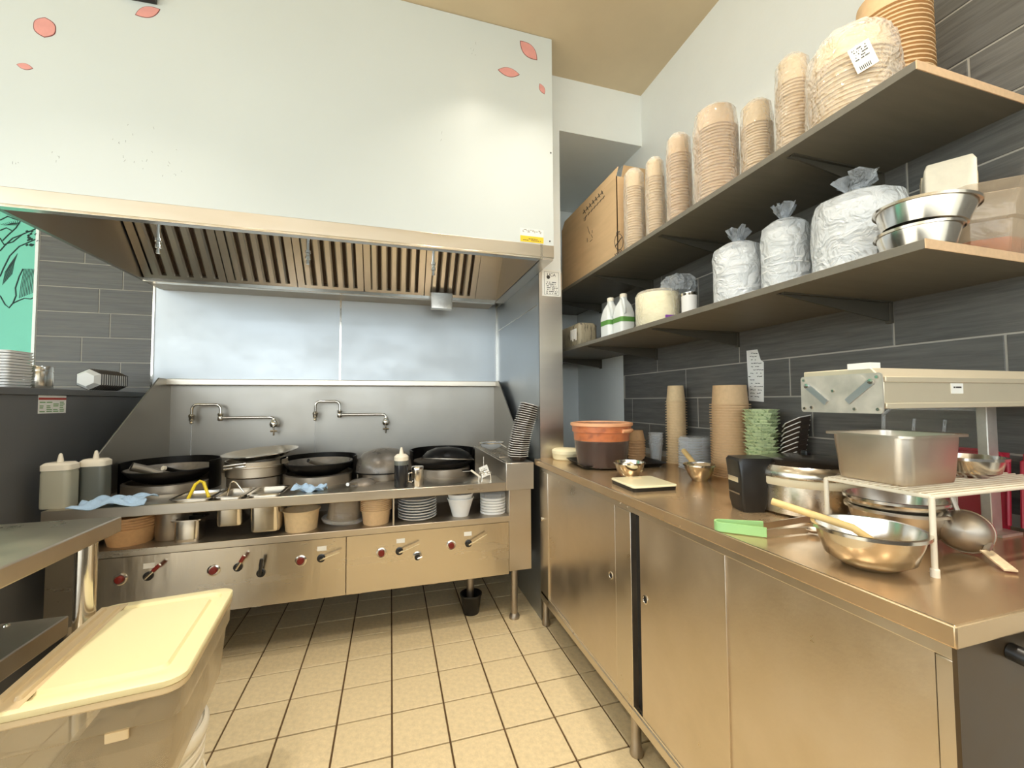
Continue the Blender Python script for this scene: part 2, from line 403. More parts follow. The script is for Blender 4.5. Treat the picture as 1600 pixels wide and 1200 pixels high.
def fpt(X, t, off=0):      # point on the filter plane, t 0..1 up the slope; off = out of plane to the room
    ny, nz = -(fz1-fz0), -(fy0-fy1); l = math.hypot(ny, nz); ny /= l; nz /= l
    return (X, fy0+(fy1-fy0)*t+ny*off, fz0+(fz1-fz0)*t+nz*off)
def slab(x0, x1, t0, t1, o0, o1):
    m = MB(); v = [fpt(x, t, o) for o in (o0, o1) for t in (t0, t1) for x in (x0, x1)]
    return m.add(v, [(0, 2, 3, 1), (4, 5, 7, 6), (0, 1, 5, 4), (1, 3, 7, 5), (3, 2, 6, 7), (2, 0, 4, 6)])
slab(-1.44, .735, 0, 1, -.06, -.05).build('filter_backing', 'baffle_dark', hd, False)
fx = [-1.435, -1.0, -.60, -.19, .21, .58]
for i in range(5):
    a, b = fx[i]+.003, fx[i+1]-.003
    fo = slab(a, a+.04, 0, 1, -.03, .0); fo.add(*(lambda s: (s.v, s.f))(slab(b-.04, b, 0, 1, -.03, .0)))
    fo.add(*(lambda s: (s.v, s.f))(slab(a+.04, b-.04, 0, .035, -.03, .002))); fo.add(*(lambda s: (s.v, s.f))(slab(a+.04, b-.04, .97, 1, -.03, .002)))
    f_ = fo.build('filter', 'steel', hd, False)
    n = 5; w = (b-a-.08)/n
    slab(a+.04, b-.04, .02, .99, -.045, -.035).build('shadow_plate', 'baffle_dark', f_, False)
    for j in range(n):
        x0 = a+.04+w*j
        m = MB(); v = []
        for t in (.03, .97):
            for (xx, oo) in ((x0+w*.06, -.028), (x0+w*.06, -.006), (x0+w*.2, .004), (x0+w*.60, .004), (x0+w*.74, -.006), (x0+w*.74, -.028)):
                v.append(fpt(xx, t, oo))
        m.add(v, [(q, q+1, q+7, q+6) for q in range(5)]+[(0, 5, 4, 3, 2, 1), (6, 7, 8, 9, 10, 11)]).build('baffle', 'steel', f_, False)
slab(fx[5], .735, 0, 1, -.03, 0).build('blank_panel', 'steel', hd, False)
for i, (x, y0, y1) in enumerate(((247, 345, 396), (481, 372, 413), (677, 385, 430))):
    a = onY(x, y1, .25); b = onY(x, y0, .25)
    nz = MB(); nz.cyl((a.x, .25, a.z+.06), (a.x, .25, 2.47), .008)
    for dz, r in ((0, .009), (.012, .007), (.028, .013), (.045, .010), (.06, .014)):
        nz.cyl((a.x, .25, a.z+dz), (a.x, .25, a.z+dz+.014), r, n=10)
    nz.build('spray_nozzle', 'chrome', hd)
cup = MB()
a = onY(672, 483, .78); b = onY(706, 462, .78)
tag(cup.rrect([((a.x+b.x)/2, .76, (b.x-a.x)/2-.004, .03, .006, a.z), ((a.x+b.x)/2, .76, (b.x-a.x)/2, .035, .006, b.z), ((a.x+b.x)/2, .76, (b.x-a.x)/2-.003, .032, .006, b.z), ((a.x+b.x)/2, .76, (b.x-a.x)/2-.006, .027, .006, a.z+.004)]).build('grease_cup', 'steel_bright'),
    'small square steel grease cup hanging from the hood trough', 'grease cup')
for x in (-.9, .3):     # lamps inside the canopy
    t = thing('hood_lamp', 'cool white lamp mounted inside the hood canopy, %s' % ('left' if x < 0 else 'right'), 'lamp', (x, .12, 2.47))
    MB().rrect([(0, 0, .16, .05, .02, 0), (0, 0, .16, .05, .02, -.02)]).build('housing', 'steel_dull', t)
    MB().rrect([(0, 0, .15, .042, .02, -.02), (0, 0, .14, .035, .02, -.035)]).build('lens', 'hood_glow', t)
    ld = bpy.data.lights.new('hood_light', 'AREA'); ld.shape = 'RECTANGLE'; ld.size = .28; ld.size_y = .07; ld.energy = HOOD_W; ld.color = (.84, .93, 1)
    lo = bpy.data.objects.new('hood_light', ld); COL.objects.link(lo); lo.parent = t; lo.location = (0, 0, -.04)

# decals and labels on the hood panel
def petal(name, cx, cy, L, Wd, ang, label, round_=.0):
    p = onY(cx, cy, HY); t = thing(name, label, 'wall decal', (p.x, HY, p.z), group='petal decals on the hood panel')
    sx = (onY(cx+1, cy, HY)-onY(cx, cy, HY)).length
    n = 14; out = []
    for sgn in (1, -1):
        for i in range(n):
            u = i/n; x = (-1+2*u)*sgn; y = sgn*(1-abs(x)**(2+round_*2))*1.0
            out.append((x*L*sx/2, y*Wd*sx/2))
    ca, sa = math.cos(-ang), math.sin(-ang)
    def ring(k, yy): return [((x*ca-z*sa)*k, yy, (x*sa+z*ca)*k) for x, z in out]
    MB().loft([ring(1.08, 0), ring(1.08, -.0008)]).build('outline', 'petal_dark', t, False)
    MB().loft([ring(1, -.0008), ring(1, -.0016)]).build('face', 'petal', t, False)
petal('petal_decal', 70, 43, 38, 32, 1.57, 'large round pink petal sticker at upper left of hood panel', .6)
petal('petal_decal', 39, 104, 24, 12, .1, 'small flat pink petal sticker below the big round one on hood panel')
petal('petal_decal', 231, 19, 40, 19, -.5, 'slanted pink petal sticker under black bracket at hood panel top')
petal('petal_decal', 826, 79, 32, 18, .72, 'slanted salmon petal sticker nearest the top right panel corner')
petal('petal_decal', 795, 113, 31, 13, .0, 'level salmon petal sticker at right of hood panel')
petal('petal_decal', 847, 139, 15, 8, 1.1, 'tiny salmon petal sticker by the right edge of hood panel')
a = onY(190, -6, HY); b = onY(246, 8, HY)
tag(MB().prism([(a.x, b.z-.03+.03), (a.x+.03, b.z-.004), (b.x, b.z), (b.x, CEIL-.25), (a.x, CEIL-.25)], 'y', HY-.03, HY).build('wall_bracket', 'black_plastic', bevel=.002), 'black bracket at the top edge of the white hood panel', 'bracket')
def bars(m, x0, x1, z0, z1, rows, y, fill=.7, seed=1):
    R = random.Random(seed); h = (z1-z0)/rows
    for i in range(rows):
        x = x0+R.random()*.1*(x1-x0)
        while x < x1-.002:
            w = R.uniform(.02, .10)*(x1-x0)
            if R.random() < fill: m.box(x, min(x+w, x1), y-.0003, y, z0+i*h+h*.25, z0+i*h+h*.7)
            x += w*1.25
# warning label
p0 = onY(813, 377, HY); p1 = onY(849, 360, HY)
t = thing('warning_label', 'white and yellow warning label at lower right of hood panel', 'label', (0, 0, 0))
MB().box(p0.x, p1.x, HY-.001, HY, p0.z, p1.z).build('backing', 'label_white', t, False)
MB().box(p0.x, p1.x, HY-.0014, HY-.001, p0.z, p0.z+(p1.z-p0.z)*.45).build('yellow_band', 'label_yellow', t, False)
m = MB(); bars(m, p0.x+.012, p1.x-.012, p0.z+.006, p0.z+.022, 2, HY-.0014, .8, 3); bars(m, p0.x+.01, p1.x-.01, p1.z-.022, p1.z-.004, 3, HY-.001, .6, 4); m.build('print', 'print_dark', t, False)
# certificate on the side wall end
q = [onY(*v, .065) for v in ((846, 425), (874, 425), (874, 465), (846, 462))]
t = thing('certificate_card', 'white inspection card taped to the steel wall end', 'card', (0, 0, 0))
cx0, cx1, cz0, cz1 = .828, .944, 1.842, 1.998
MB().box(cx0, cx1, .0635, .066, cz0, cz1).build('card', 'label_white', t, False)
m = MB(); bars(m, cx0+.02, cx1-.02, cz0+.012, cz0+.088, 7, .0634, .55, 9)
m.lathe([(.011, 0), (.011, .0005)], 14); 
for i in range(len(m.v)-28, len(m.v)): v = m.v[i]; m.v[i] = (cx0+.038+v[0], .0634-v[2], cz0+.112+v[1])
for (xa, xb, za, zb) in ((cx0+.012, cx1-.012, cz0+.008, cz0+.0095), (cx0+.012, cx1-.012, cz1-.014, cz1-.0125), (cx0+.012, cx0+.0135, cz0+.008, cz1-.0125), (cx1-.0135, cx1-.012, cz0+.008, cz1-.0125)):
    m.box(xa, xb, .0631, .0634, za, zb)
m.build('print', 'print_dark', t, False)
def text(body, size, loc, rot, mat, parent, name='lettering'):
    cu = bpy.data.curves.new('tmp_text', 'FONT'); cu.body = body; cu.size = size; cu.extrude = .0002
    ob = bpy.data.objects.new('tmp_text', cu); COL.objects.link(ob)
    bpy.context.view_layer.update()
    me = bpy.data.meshes.new_from_object(ob.evaluated_get(bpy.context.evaluated_depsgraph_get()))
    bpy.data.objects.remove(ob); me.materials.clear(); me.materials.append(MATS[mat])
    o = inst(name, me, parent, loc, rot); return o
text('UCA', .026, (cx0+.03, .0633, cz0+.118), (PI/2, 0, 0), 'print_dark', t)

# ================================================================== LEFT PARTITION AND TABLE
pt = struct(MB().box(-1.93, -1.50, -1.1, BY-.012, 0, 1.27).build('wall_partition', 'laminate_dark', bevel=.002), 'dark grey half-height partition left of the range')
MB().box(-1.95, -1.494, -1.1, BY-.012, 1.27, 1.301).build('cap', 'laminate_dark', pt, bevel=.003)
q0 = onX(60, 617, -1.5); q1 = onX(102, 645, -1.5)
t = thing('menu_card', 'small printed menu card stuck on the dark partition', 'card', (-1.5, q0.y, q1.z))
L_, H_ = q1.y-q0.y, q0.z-q1.z
MB().box(0, .0015, 0, L_, 0, H_).build('card', 'label_white', t, False)
m = MB(); m.box(.0015, .002, 0, L_, H_*.74, H_*.86); m.build('header', 'print_red', t, False)
m = MB()
R = random.Random(5)
for i in range(6):
    for j in range(4):
        if R.random() < .8: m.box(.0015, .002, L_*(.04+.24*j), L_*(.04+.24*j+R.uniform(.12, .2)), H_*(.08+.1*i), H_*(.13+.1*i))
m.build('print', 'print_green', t, False)


# square white lids nested on the partition (only their right ends are in frame)
me = MB().rrect([(0, 0, .062, .062, .012, 0), (0, 0, .066, .066, .012, .009), (0, 0, .062, .062, .012, .0092), (0, 0, .06, .06, .01, .004)]).mesh('foam_lid', 'foam_white')
for k in range(13):
    tag(inst('foam_lid', me, None, (-1.60+random.uniform(-.002, .002), .135+random.uniform(-.002, .002), 1.302+k*.0122)), nth('square white foam lid in the left edge stack', k, 13), 'box', 'stack of square white foam lids')
t = thing('steel_canister', 'short cylindrical steel canister beside the white foam lids', 'canister', (-1.58, .285, 1.301))
MB().lathe([(.05, 0), (.052, .004), (.052, .082), (.05, .086)], 28).build('body', 'steel_bright', t)
MB().lathe([(.053, .08), (.053, .1), (.05, .104), (0, .106)], 28).build('lid', 'steel_bright', t)
# faceted foam trays
def tray_mesh(name, r, h, n=6, mats=('tray_dark', 'tray_white')):
    m = MB(); a0 = PI/n
    m.mat(0).lathe([(0, 0), (r*.66, 0), (r*.98, h)], n, a0=a0)
    m.mat(1).lathe([(r*.98, h), (r*1.05, h+.001), (r*1.05, h+.003), (r*.96, h+.0035), (r*.63, .004), (0, .004)], n, a0=a0)
    return m.mesh(name, mats, False)
tr = tray_mesh('foam_tray', .062, .026, 6, ('tray_white', 'tray_dark'))
for k in range(13):
    tag(inst('foam_tray', tr, None, (-1.58, .60+k*.019, 1.362), (-PI/2, 0, 0), (1.0, .93, 1)), 'black and white foam tray in the sideways partition row, '+(ORD[k].replace('from top', 'from camera') if k else 'nearest the camera'), 'tray', 'sideways row of foam trays')
# steel work table at left
TZ = .90
c0 = onZ(191, 806, TZ)
t = thing('work_table', 'stainless work table with undershelf at the left edge', 'table', (0, 0, 0))
MB().box(-1.48, c0.x, -1.9, c0.y, TZ-.045, TZ).build('table_top', 'steel_worn', t, bevel=.004)
s0 = onZ(108, 961, .6)
u_ = MB().box(-1.48, s0.x, -1.9, s0.y, .545, .6).build('undershelf', 'steel_dull', t, bevel=.004)
b0 = onZ(10, 978, .6); MB().lathe([(.009, 0), (.008, .004), (.003, .006)], 10, (b0.x, b0.y, .6)).build('bolt', 'chrome', u_)
lg = Vector((-.838, -.674, 0))
MB().cyl((lg.x-.0, lg.y, .03), (lg.x, lg.y, TZ-.045), .024, n=20).build('leg', 'chrome', t)
MB().cyl((-1.44, lg.y, .03), (-1.44, lg.y, TZ-.045), .024, n=20).build('leg', 'chrome', t)
MB().cyl((lg.x, -1.83, .03), (lg.x, -1.83, TZ-.045), .024, n=20).build('leg', 'chrome', t)
for x, y in ((lg.x, lg.y), (-1.44, lg.y), (lg.x, -1.83)):
    MB().lathe([(.018, 0), (.026, .004), (.026, .03), (.02, .034)], 16, (x, y, 0)).build('foot', 'black_rubber', t)

# ================================================================== WOK RANGE
RX0, RX1, RY = -1.40, .762, .05
DZ = .785
wk = thing('wok_range', 'wide stainless wok range with open shelf and valve panels', 'range')
PY = .085
rl = MB().box(RX0, .60, RY, .27, DZ-.047, DZ).build('front_rail', 'steel_h', wk, bevel=.003)
MB().box(RX0, .60, .27, 1.0, DZ-.03, DZ-.012).build('deck', 'steel_dull', wk)
MB().box(.60, RX1, RY-.002, .98, .738, .888).build('riser_box', 'steel', wk, bevel=.003)
MB().box(.604, .612, RY+.02, .95, .888, .893).build('riser_lip', 'steel_bright', wk)
MB().box(.626, RX1-.005, PY, .95, .285, .738).build('post', 'steel_h', wk, bevel=.002)
MB().box(RX0, -1.29, PY, .95, .285, .738).build('post', 'steel_h', wk, bevel=.002)
MB().box(-1.29, .626, PY-.006, .50, .585, .594).build('open_shelf', 'steel_dull', wk)
MB().box(-1.29, .626, PY-.012, PY, .562, .594).build('shelf_lip', 'steel_h', wk, bevel=.002)
MB().box(-1.29, .626, .50, .51, .594, .755).build('shelf_back', 'steel_dull', wk)
dv = onY(615, 790, PY).x
MB().box(dv-.004, dv+.004, PY, .50, .594, .738).build('divider', 'steel', wk)
jn = onY(540.5, 900, PY).x
for x0, x1 in ((-1.288, jn-.002), (jn+.002, .624)):
    MB().box(x0, x1, PY, PY+.012, .272, .557).build('valve_panel', 'steel_wavy', wk)
MB().box(-1.288, .624, PY+.012, .9, .276, .56).build('burner_body', 'baffle_dark', wk)
MB().box(-1.288, .624, PY+.004, PY+.02, .556, .563).build('shadow_gap', 'dark_gap', wk)
for x in (-1.0, -.62, -.17, .21):
    MB().box(x-.02, x+.02, PY+.02, PY+.05, .262, .276).build('clip', 'steel_dull', wk)
for x, y in ((-1.34, .14), (.67, .14), (-1.34, .85), (.67, .85)):
    MB().cyl((x, y, .02), (x, y, .29), .02, n=14).build('leg', 'steel_dull', wk)
    MB().lathe([(.03, 0), (.03, .015), (.02, .03)], 14, (x, y, 0)).build('foot', 'steel_dull', wk)
# backsplash
MB().box(RX0, .775, .985, 1.035, .60, 1.36).build('backsplash', 'steel_splash', wk)
MB().box(RX0+.03, .79, .93, 1.04, 1.345, 1.385).build('splash_ledge', 'steel_h', wk, bevel=.004)
def side(x0, x1, n_):
    m = MB(); m.prism([(.26, .79), (.26, .935), (.845, 1.385), (1.0, 1.385), (1.0, .79)], 'x', x0, x1); return m.build('side_splash', 'steel_splash', wk, bevel=.002)
side(RX0+.03, RX0+.038, 0); side(.765, .773, 1)
MB().box(-1.385, -1.365, .26, .98, .772, .80).build('splash_foot', 'steel', wk)
# valves
def dial(px, py):
    p = onY(px, py, PY); d = MB().lathe([(.026, 0), (.026, .004), (.021, .006), (.020, .002), (0, .002)], 20).build('bezel', 'steel_bright', wk, loc=(p.x, PY, p.z), rot=(PI/2, 0, 0))
    MB().lathe([(.0155, .002), (.016, .012), (.013, .016), (0, .017)], 20).build('dial', 'red_dial', d)
def lever(px, py, qx, qy, grip=None, mat='chrome', r=.0045):
    p = onY(px, py, PY); q = onY(qx, qy, PY-.03)
    d = MB().lathe([(.019, 0), (.019, .006), (.013, .008), (.013, .014), (0, .014)], 18).build('valve_stem', 'black_plastic', wk, loc=(p.x, PY, p.z), rot=(PI/2, 0, 0))
    # child in the stem's rotated frame: local x = world x, local y = world z, local z = -world y
    v = (q.x-p.x, q.z-p.z, .03)
    MB().tube([(0, 0, .010), (0, 0, .024), (v[0]*.25, v[1]*.25, .03), v], r, 8).build('lever', mat, d)
    if grip: MB().tube([(v[0]*.55, v[1]*.55, .03), (v[0]*.98, v[1]*.98, .03)], .0085, 10).build('grip', grip, d)
for a in ((188, 905), (334, 891), (470, 876), (596, 864), (705, 852)): dial(*a)
lever(232, 900, 250, 882, 'red_grip', r=.006); lever(372, 886, 382, 868, 'red_grip', r=.006); lever(408, 895, 409, 873, 'black_plastic', 'black_plastic', .007)
lever(502, 872, 531, 863); lever(624, 861, 656, 850); lever(732, 849, 761, 835)
p = onY(652, 869, PY); d = MB().lathe([(.024, 0), (.024, .006), (.019, .008), (.0, .008)], 18).build('bezel', 'steel_bright', wk, loc=(p.x, PY, p.z), rot=(PI/2, 0, 0))
MB().lathe([(.015, .008), (.015, .02), (.006, .022), (.006, .035), (0, .035)], 14).build('cock', 'black_plastic', d)
MB().tube([(0, 0, .034), (.022, .006, .034)], .005, 8).build('cock_handle', 'chrome', d)
for x, y in ((233, 884), (503, 857), (626, 845), (731, 834)):
    p = onY(x, y, PY); MB().box(p.x-.021, p.x+.021, PY-.0012, PY, p.z-.011, p.z+.011).build('tag_plate', 'label_white', wk, False)
# burner rings on the deck
RINGS = [(-1.134, .5, .205), (-.734, .52, .15), (-.409, .5, .19), (-.05, .52, .15), (.308, .5, .17)]
for x, y, r in RINGS:
    MB().lathe([(r, 0), (r, .05), (r-.012, .055), (r-.02, .05), (r-.02, 0)], 32, (x, y, DZ-.014)).build('burner_ring', 'steel_dull', wk)
# drain pipe and floor bucket under the range
p = onZ(738, 962, 0)
t = thing('drain_bucket', 'dark round bucket catching the drain pipe under the range', 'bucket', (p.x, p.y+.04, 0))
MB().lathe([(.045, 0), (.06, .10), (.064, .104), (.064, .112), (.058, .112), (.042, .006), (0, .006)], 24).build('body', 'black_plastic', t)
MB().cyl((p.x, p.y+.06, .08), (p.x, p.y+.06, .277), .022, n=16).build('drain_pipe', 'steel_dull', wk)

# ------------------------------------------------------------------ faucets
def faucet(label, valve, a1, a2, a3, a4, group='swing faucets over the woks'):
    Yf = .92
    P = [onY(*v, Yf) for v in (valve, a1, a2, a3, a4)]
    t = thing('swing_faucet', label, 'faucet', (P[0].x, Yf, P[0].z), group=group)
    L = [p-P[0] for p in P]
    MB().lathe([(.0, -.02), (.02, -.018), (.026, 0), (.02, .02), (.012, .03), (.012, .04)], 18).build('valve_body', 'chrome', t)
    MB().cyl((0, 0, 0), (0, .064, 0), .014, n=14).build('wall_shank', 'chrome', t)
    hb = MB().lathe([(.006, -.03), (.006, -.02)], 10); hb.tube([(-.02, -.0, -.045), (.02, -.0, -.045)], .006, 8); hb.cyl((0, 0, -.02), (0, 0, -.075), .0055, n=8)
    hb.build('handle', 'chrome', t)
    zt = L[1].z+.0
    MB().tube([(0, 0, .035), (0, 0, zt*.7), (-.012, 0, zt*.95), (-.04, 0, zt), (L[1].x+.02, 0, zt), (L[1].x, 0, zt)], .0085, 10).build('arm', 'chrome', t)
    x1, x3 = L[2].x, L[3].x; zz = L[2].z; r = .03
    pts = [(x1, 0, zt-.01), (x1, 0, zz-r)] + [(x1-r+r*math.cos(a), 0, zz-r+r*math.sin(a)) for a in (0.4, .8, 1.2, 1.57)] + [(x3+r+r*math.cos(a), 0, zz-r+r*math.sin(a)) for a in (1.57, 2.0, 2.4, 2.8, 3.14)] + [(x3, 0, L[4].z+.03)]
    MB().tube(pts, .0085, 10).build('spout', 'chrome', t)
    MB().lathe([(.012, -.02), (.016, -.014), (.016, .006), (.013, .012), (.016, .016), (.016, .03)], 14, (x1, 0, zt)).build('joint_nut', 'chrome', t)
    MB().lathe([(.008, 0), (.012, .006), (.009, .016), (.015, .022), (.015, .04), (.018, .044), (.018, .056), (.012, .062)], 14, (x3, 0, L[4].z-.01)).build('nozzle', 'chrome', t)
    zb = .86-P[0].z
    MB().tube([(x3+random.uniform(-.0012, .0012), 0, L[4].z-.01-(L[4].z-.01-zb)*i/14) for i in range(15)], .0028, 6).build('water_stream', 'water', t)
faucet('chrome swing faucet above the left wok, water running', (428, 663), (345, 653), (345, 632), (300, 632), (300, 660))
faucet('chrome swing faucet above the middle wok, water running', (603, 660), (531, 648), (531, 627), (493, 627), (492, 655))

# ------------------------------------------------------------------ woks and pots
def wok(name, label, c, R_, depth, z, handle=None, guard=True):
    t = thing(name, label, 'wok', (c[0], c[1], z))
    pr = []; n = 10
    for i in range(n+1):
        a = i/n; pr.append((R_*math.sin(a*PI/2*.86)/math.sin(PI/2*.86), depth*(1-math.cos(a*PI/2*.86))/(1-math.cos(PI/2*.86))))
    MB().mat(0).lathe(pr, 40, cap=False).mat(0).lathe([(R_, depth), (R_+.004, depth+.001), (R_-.002, depth+.004)], 40).build('shell', 'wok_black', t)
    MB().lathe([(r*.985, zz+.004) for r, zz in reversed(pr)], 40, cap=False).build('inside', 'wok_inner', t)
    if handle:
        o = Vector((c[0], c[1], z)); pts = [Vector(p)-o for p in handle]; dr = (pts[-1]-pts[-2]).normalized()
        MB().tube([tuple(p) for p in pts], .021, 16, cap=False).build('handle', 'steel_dull', t)
        MB().tube([tuple(pts[-1]-dr*.03), tuple(pts[-1]-dr*.002)], .0195, 16).build('handle_bore', 'dark_gap', t)
    return t
def guard(c, r, z0, z1):
    """tall dark ring collar standing behind a burner"""
    m = MB(); n = 20; ring = []
    for o in (r, r-.006):
        for zz in (z0, z1): ring.append([(c[0]+o*math.cos(a), c[1]+o*math.sin(a), zz if zz == z0 else z1) for a in [PI*(-.12)+PI*1.24*i/n for i in range(n+1)]])
    m.loft([ring[0], ring[1], ring[3], ring[2], ring[0]], False, False, close=False)
    return m.build('wok_collar', 'wok_black', wk)
guard((-1.134, .5), .215, DZ-.012, .925); guard((-.409, .5), .205, DZ-.012, .915); guard((.308, .5), .205, DZ-.012, .93)
wok('wok', 'blackened wok under the left faucet with its tube handle', (-1.134, .49), .195, .085, .80, (onY(252, 741, .42), onY(232, 735, .40), onY(205, 729, .36)))
wok('wok', 'blackened wok under the middle faucet holding a ladle', (-.409, .49), .185, .085, .80, None)
wok('wok', 'black wok at the right with a dark dome cover', (.308, .49), .19, .06, .80, None)
t = thing('ladle', 'steel ladle with hollow handle lying in the middle wok', 'ladle', (-.36, .46, .83))
MB().lathe([(0, 0), (.04, .006), (.062, .03), (.06, .032), (.038, .01), (0, .004)], 20, (.06, .03, .0)).build('bowl', 'steel_worn', t)
q = onY(482, 720, .36)-Vector((-.36, .46, .83))
MB().tube([(.02, .01, .03), (-.03, -.04, .045), tuple(q)], .012, 12).build('handle', 'steel_dull', t)
MB().tube([tuple(q+Vector((.004, .006, -.002))), tuple(q+Vector((-.001, -.0014, .001)))], .0105, 12).build('bore', 'dark_gap', t)
t = thing('ladle', 'steel ladle with pale handle end lying in the left wok', 'ladle', (-1.08, .47, .83))
MB().lathe([(0, 0), (.045, .008), (.066, .032), (.064, .034), (.042, .012), (0, .004)], 20, (.07, .03, .0)).build('bowl', 'steel_worn', t)
q = onY(258, 732, .36)-Vector((-1.08, .47, .83))
MB().tube([(.02, .01, .03), (0, -.05, .045), tuple(q)], .011, 12).build('handle', 'wok_black', t)
MB().tube([tuple(q), tuple(q+Vector((-.006, -.01, .004)))], .012, 12).build('handle_end', 'cap_white', t)
# steel pot with a tilted basin lid
t = thing('steel_pot', 'wide steel pot with rim band beside the left wok', 'pot', (-.734, .5, DZ+.042))
MB().lathe([(.14, 0), (.15, .004), (.152, .05), (.158, .054), (.158, .062), (.152, .064), (.153, .085), (.146, .085), (.143, .01), (0, .01)], 36).build('body', 'steel_worn', t)
a = onY(350, 729, .38)-Vector((-.734, .5, DZ+.042)); b = onY(385, 724, .35)-Vector((-.734, .5, DZ+.042))
MB().tube([(-.02, -.15, .07), tuple(b), tuple(a)], .006, 8).build('handle', 'steel_bright', t)
MB().tube([(-.02, -.15, .056), tuple(b+Vector((0, 0, -.016))), tuple(a+Vector((0, 0, -.016)))], .006, 8).build('handle', 'steel_bright', t)
t = thing('shallow_basin', 'shallow steel basin with pale inside resting tilted on the pot', 'basin', (-.72, .52, .925))
bs = MB().lathe([(.10, -.004), (.12, -.004), (.175, .024), (.19, .026), (.19, .03), (.175, .029), (.118, .001), (0, .001)], 40)
bs.build('bowl', 'steel_bright', t)
t.rotation_euler = (math.radians(3), math.radians(-3.5), 0)
# upturned wok
t = thing('upturned_wok', 'dark wok turned upside down behind the soy bottle', 'wok', (-.045, .52, .815))
MB().lathe([(.178, 0), (.176, .03), (.16, .07), (.125, .105), (.07, .125), (0, .132)], 40).build('shell', 'wok_inner', t)
MB().lathe([(.182, -.003), (.182, .004), (.176, .004), (.176, -.003)], 40).build('rim', 'wok_black', t)
t = thing('dome_cover', 'dark dome cover lying tilted in the right wok', 'cover', (.335, .47, .868))
MB().lathe([(.165, 0), (.16, .012), (.13, .045), (.08, .068), (.0, .078)], 36).build('dome', 'wok_black', t)
MB().lathe([(.168, -.003), (.168, .002), (.160, .003), (.160, -.003)], 36).build('rim', 'steel_dull', t)
t.rotation_euler = (math.radians(-8), math.radians(4), 0)
# ------------------------------------------------------------------ pans let into the rail
def pan(name, label, cx, cy, hx, hy, z, depth, mat='steel_bright', group=None, rz=0, rim=.012):
    t = thing(name, label, 'pan', (cx, cy, z), rz, group)
    MB().rrect([(0, 0, hx*.80, hy*.80, .02, -depth), (0, 0, hx*.84, hy*.84, .025, -depth+.012), (0, 0, hx-rim, hy-rim, .022, -.012), (0, 0, hx-rim, hy-rim, .022, 0),
                (0, 0, hx-rim-.002, hy-rim-.002, .02, 0), (0, 0, hx*.82, hy*.82, .022, -depth+.014), (0, 0, hx*.78, hy*.78, .018, -depth+.003)]).build('basin', mat, t)
    m = MB(); m.rrect([(0, 0, hx-rim, hy-rim, .022, 0), (0, 0, hx, hy, .02, .001), (0, 0, hx, hy, .02, -.004), (0, 0, hx-rim+.001, hy-rim+.001, .022, -.003)]); m.f.pop(); m.f.pop(); m.mi.pop(); m.mi.pop()
    m.build('rim', mat, t)
    return t
for (px0, px1, dep, lab) in ((262, 330, .05, 'shallow steel pan in the rail with yellow tongs across it'), (331, 381, .14, 'steel pan of fried garnish in the rail, middle of three'), (384, 440, .18, 'deep steel pan in the rail beside the blue cloth')):
    a = onY(px0, 780, .07).x; b = onY(px1, 780, .07).x
    t = pan('rail_pan', lab, (a+b)/2, .17, (b-a)/2, .105, DZ+.012, dep, group='steel pans in the range rail')
    if dep == .14: MB().rrect([(0, 0, (b-a)/2*.8, .08, .018, -.05), (0, 0, (b-a)/2*.8, .08, .018, -.045)]).build('garnish', 'wood', t)
t = thing('tongs', 'yellow handled tongs standing bent in the rail pan', 'tongs', (onY(312, 775, .13).x, .12, DZ+.012))
MB().tube([(-.03, -.03, -.004), (-.015, 0, .055), (0, .01, .068), (.015, .01, .06), (.055, -.04, .0)], .007, 8).build('handle', 'yellow', t)
t = thing('wire_scoop', 'thin steel wire scoop handle in the middle rail pan', 'scoop', (onY(362, 765, .13).x, .15, DZ+.012))
MB().tube([(-.03, 0, -.03), (-.01, 0, .05), (.0, 0, .056), (.012, 0, .048), (.045, 0, 0)], .004, 8).build('handle', 'steel_bright', t)
# ------------------------------------------------------------------ cloths
def cloth(label, px, Y0, z, sx, sy, drop, seed):
    R = random.Random(seed); n, k = 22, 16; m = MB(); vs = []
    for i in range(k+1):
        for j in range(n+1):
            u = j/n-.5; v = i/k
            y = v*sy; zz = 0
            x = u*sx*(1-.15*math.sin(v*3))
            zz += .014*math.sin(7*u+5*v+seed)*math.cos(5*v+3*u)+.007*math.sin(13*u-8*v+seed)+.004*math.sin(17*v+9*u)+.018
            yy = Y0+.0+(v-.35)*sy
            if yy < RY: zz = zz*.6-(RY-yy)*1.0*drop; yy = RY-.012-.008*abs(math.sin(11*u))
            vs.append((px+x+.01*math.sin(6*v+seed), yy, z+zz))
    fs = [(i*(n+1)+j, i*(n+1)+j+1, (i+1)*(n+1)+j+1, (i+1)*(n+1)+j) for i in range(k) for j in range(n)]
    o = m.add(vs, fs).build('cleaning_cloth', 'cloth_blue', None)
    sd = o.modifiers.new('thick', 'SOLIDIFY'); sd.thickness = .004
    return tag(o, label, 'cloth', 'blue cleaning cloths')
cloth('crumpled blue cloth draped over the left end of the rail', onY(172, 790, .08).x, .09, DZ, .27, .12, 1, 1)
cloth('crumpled blue cloth lying flat on the rail by the pans', onY(484, 762, .12).x, .14, DZ, .15, .10, 0, 4)

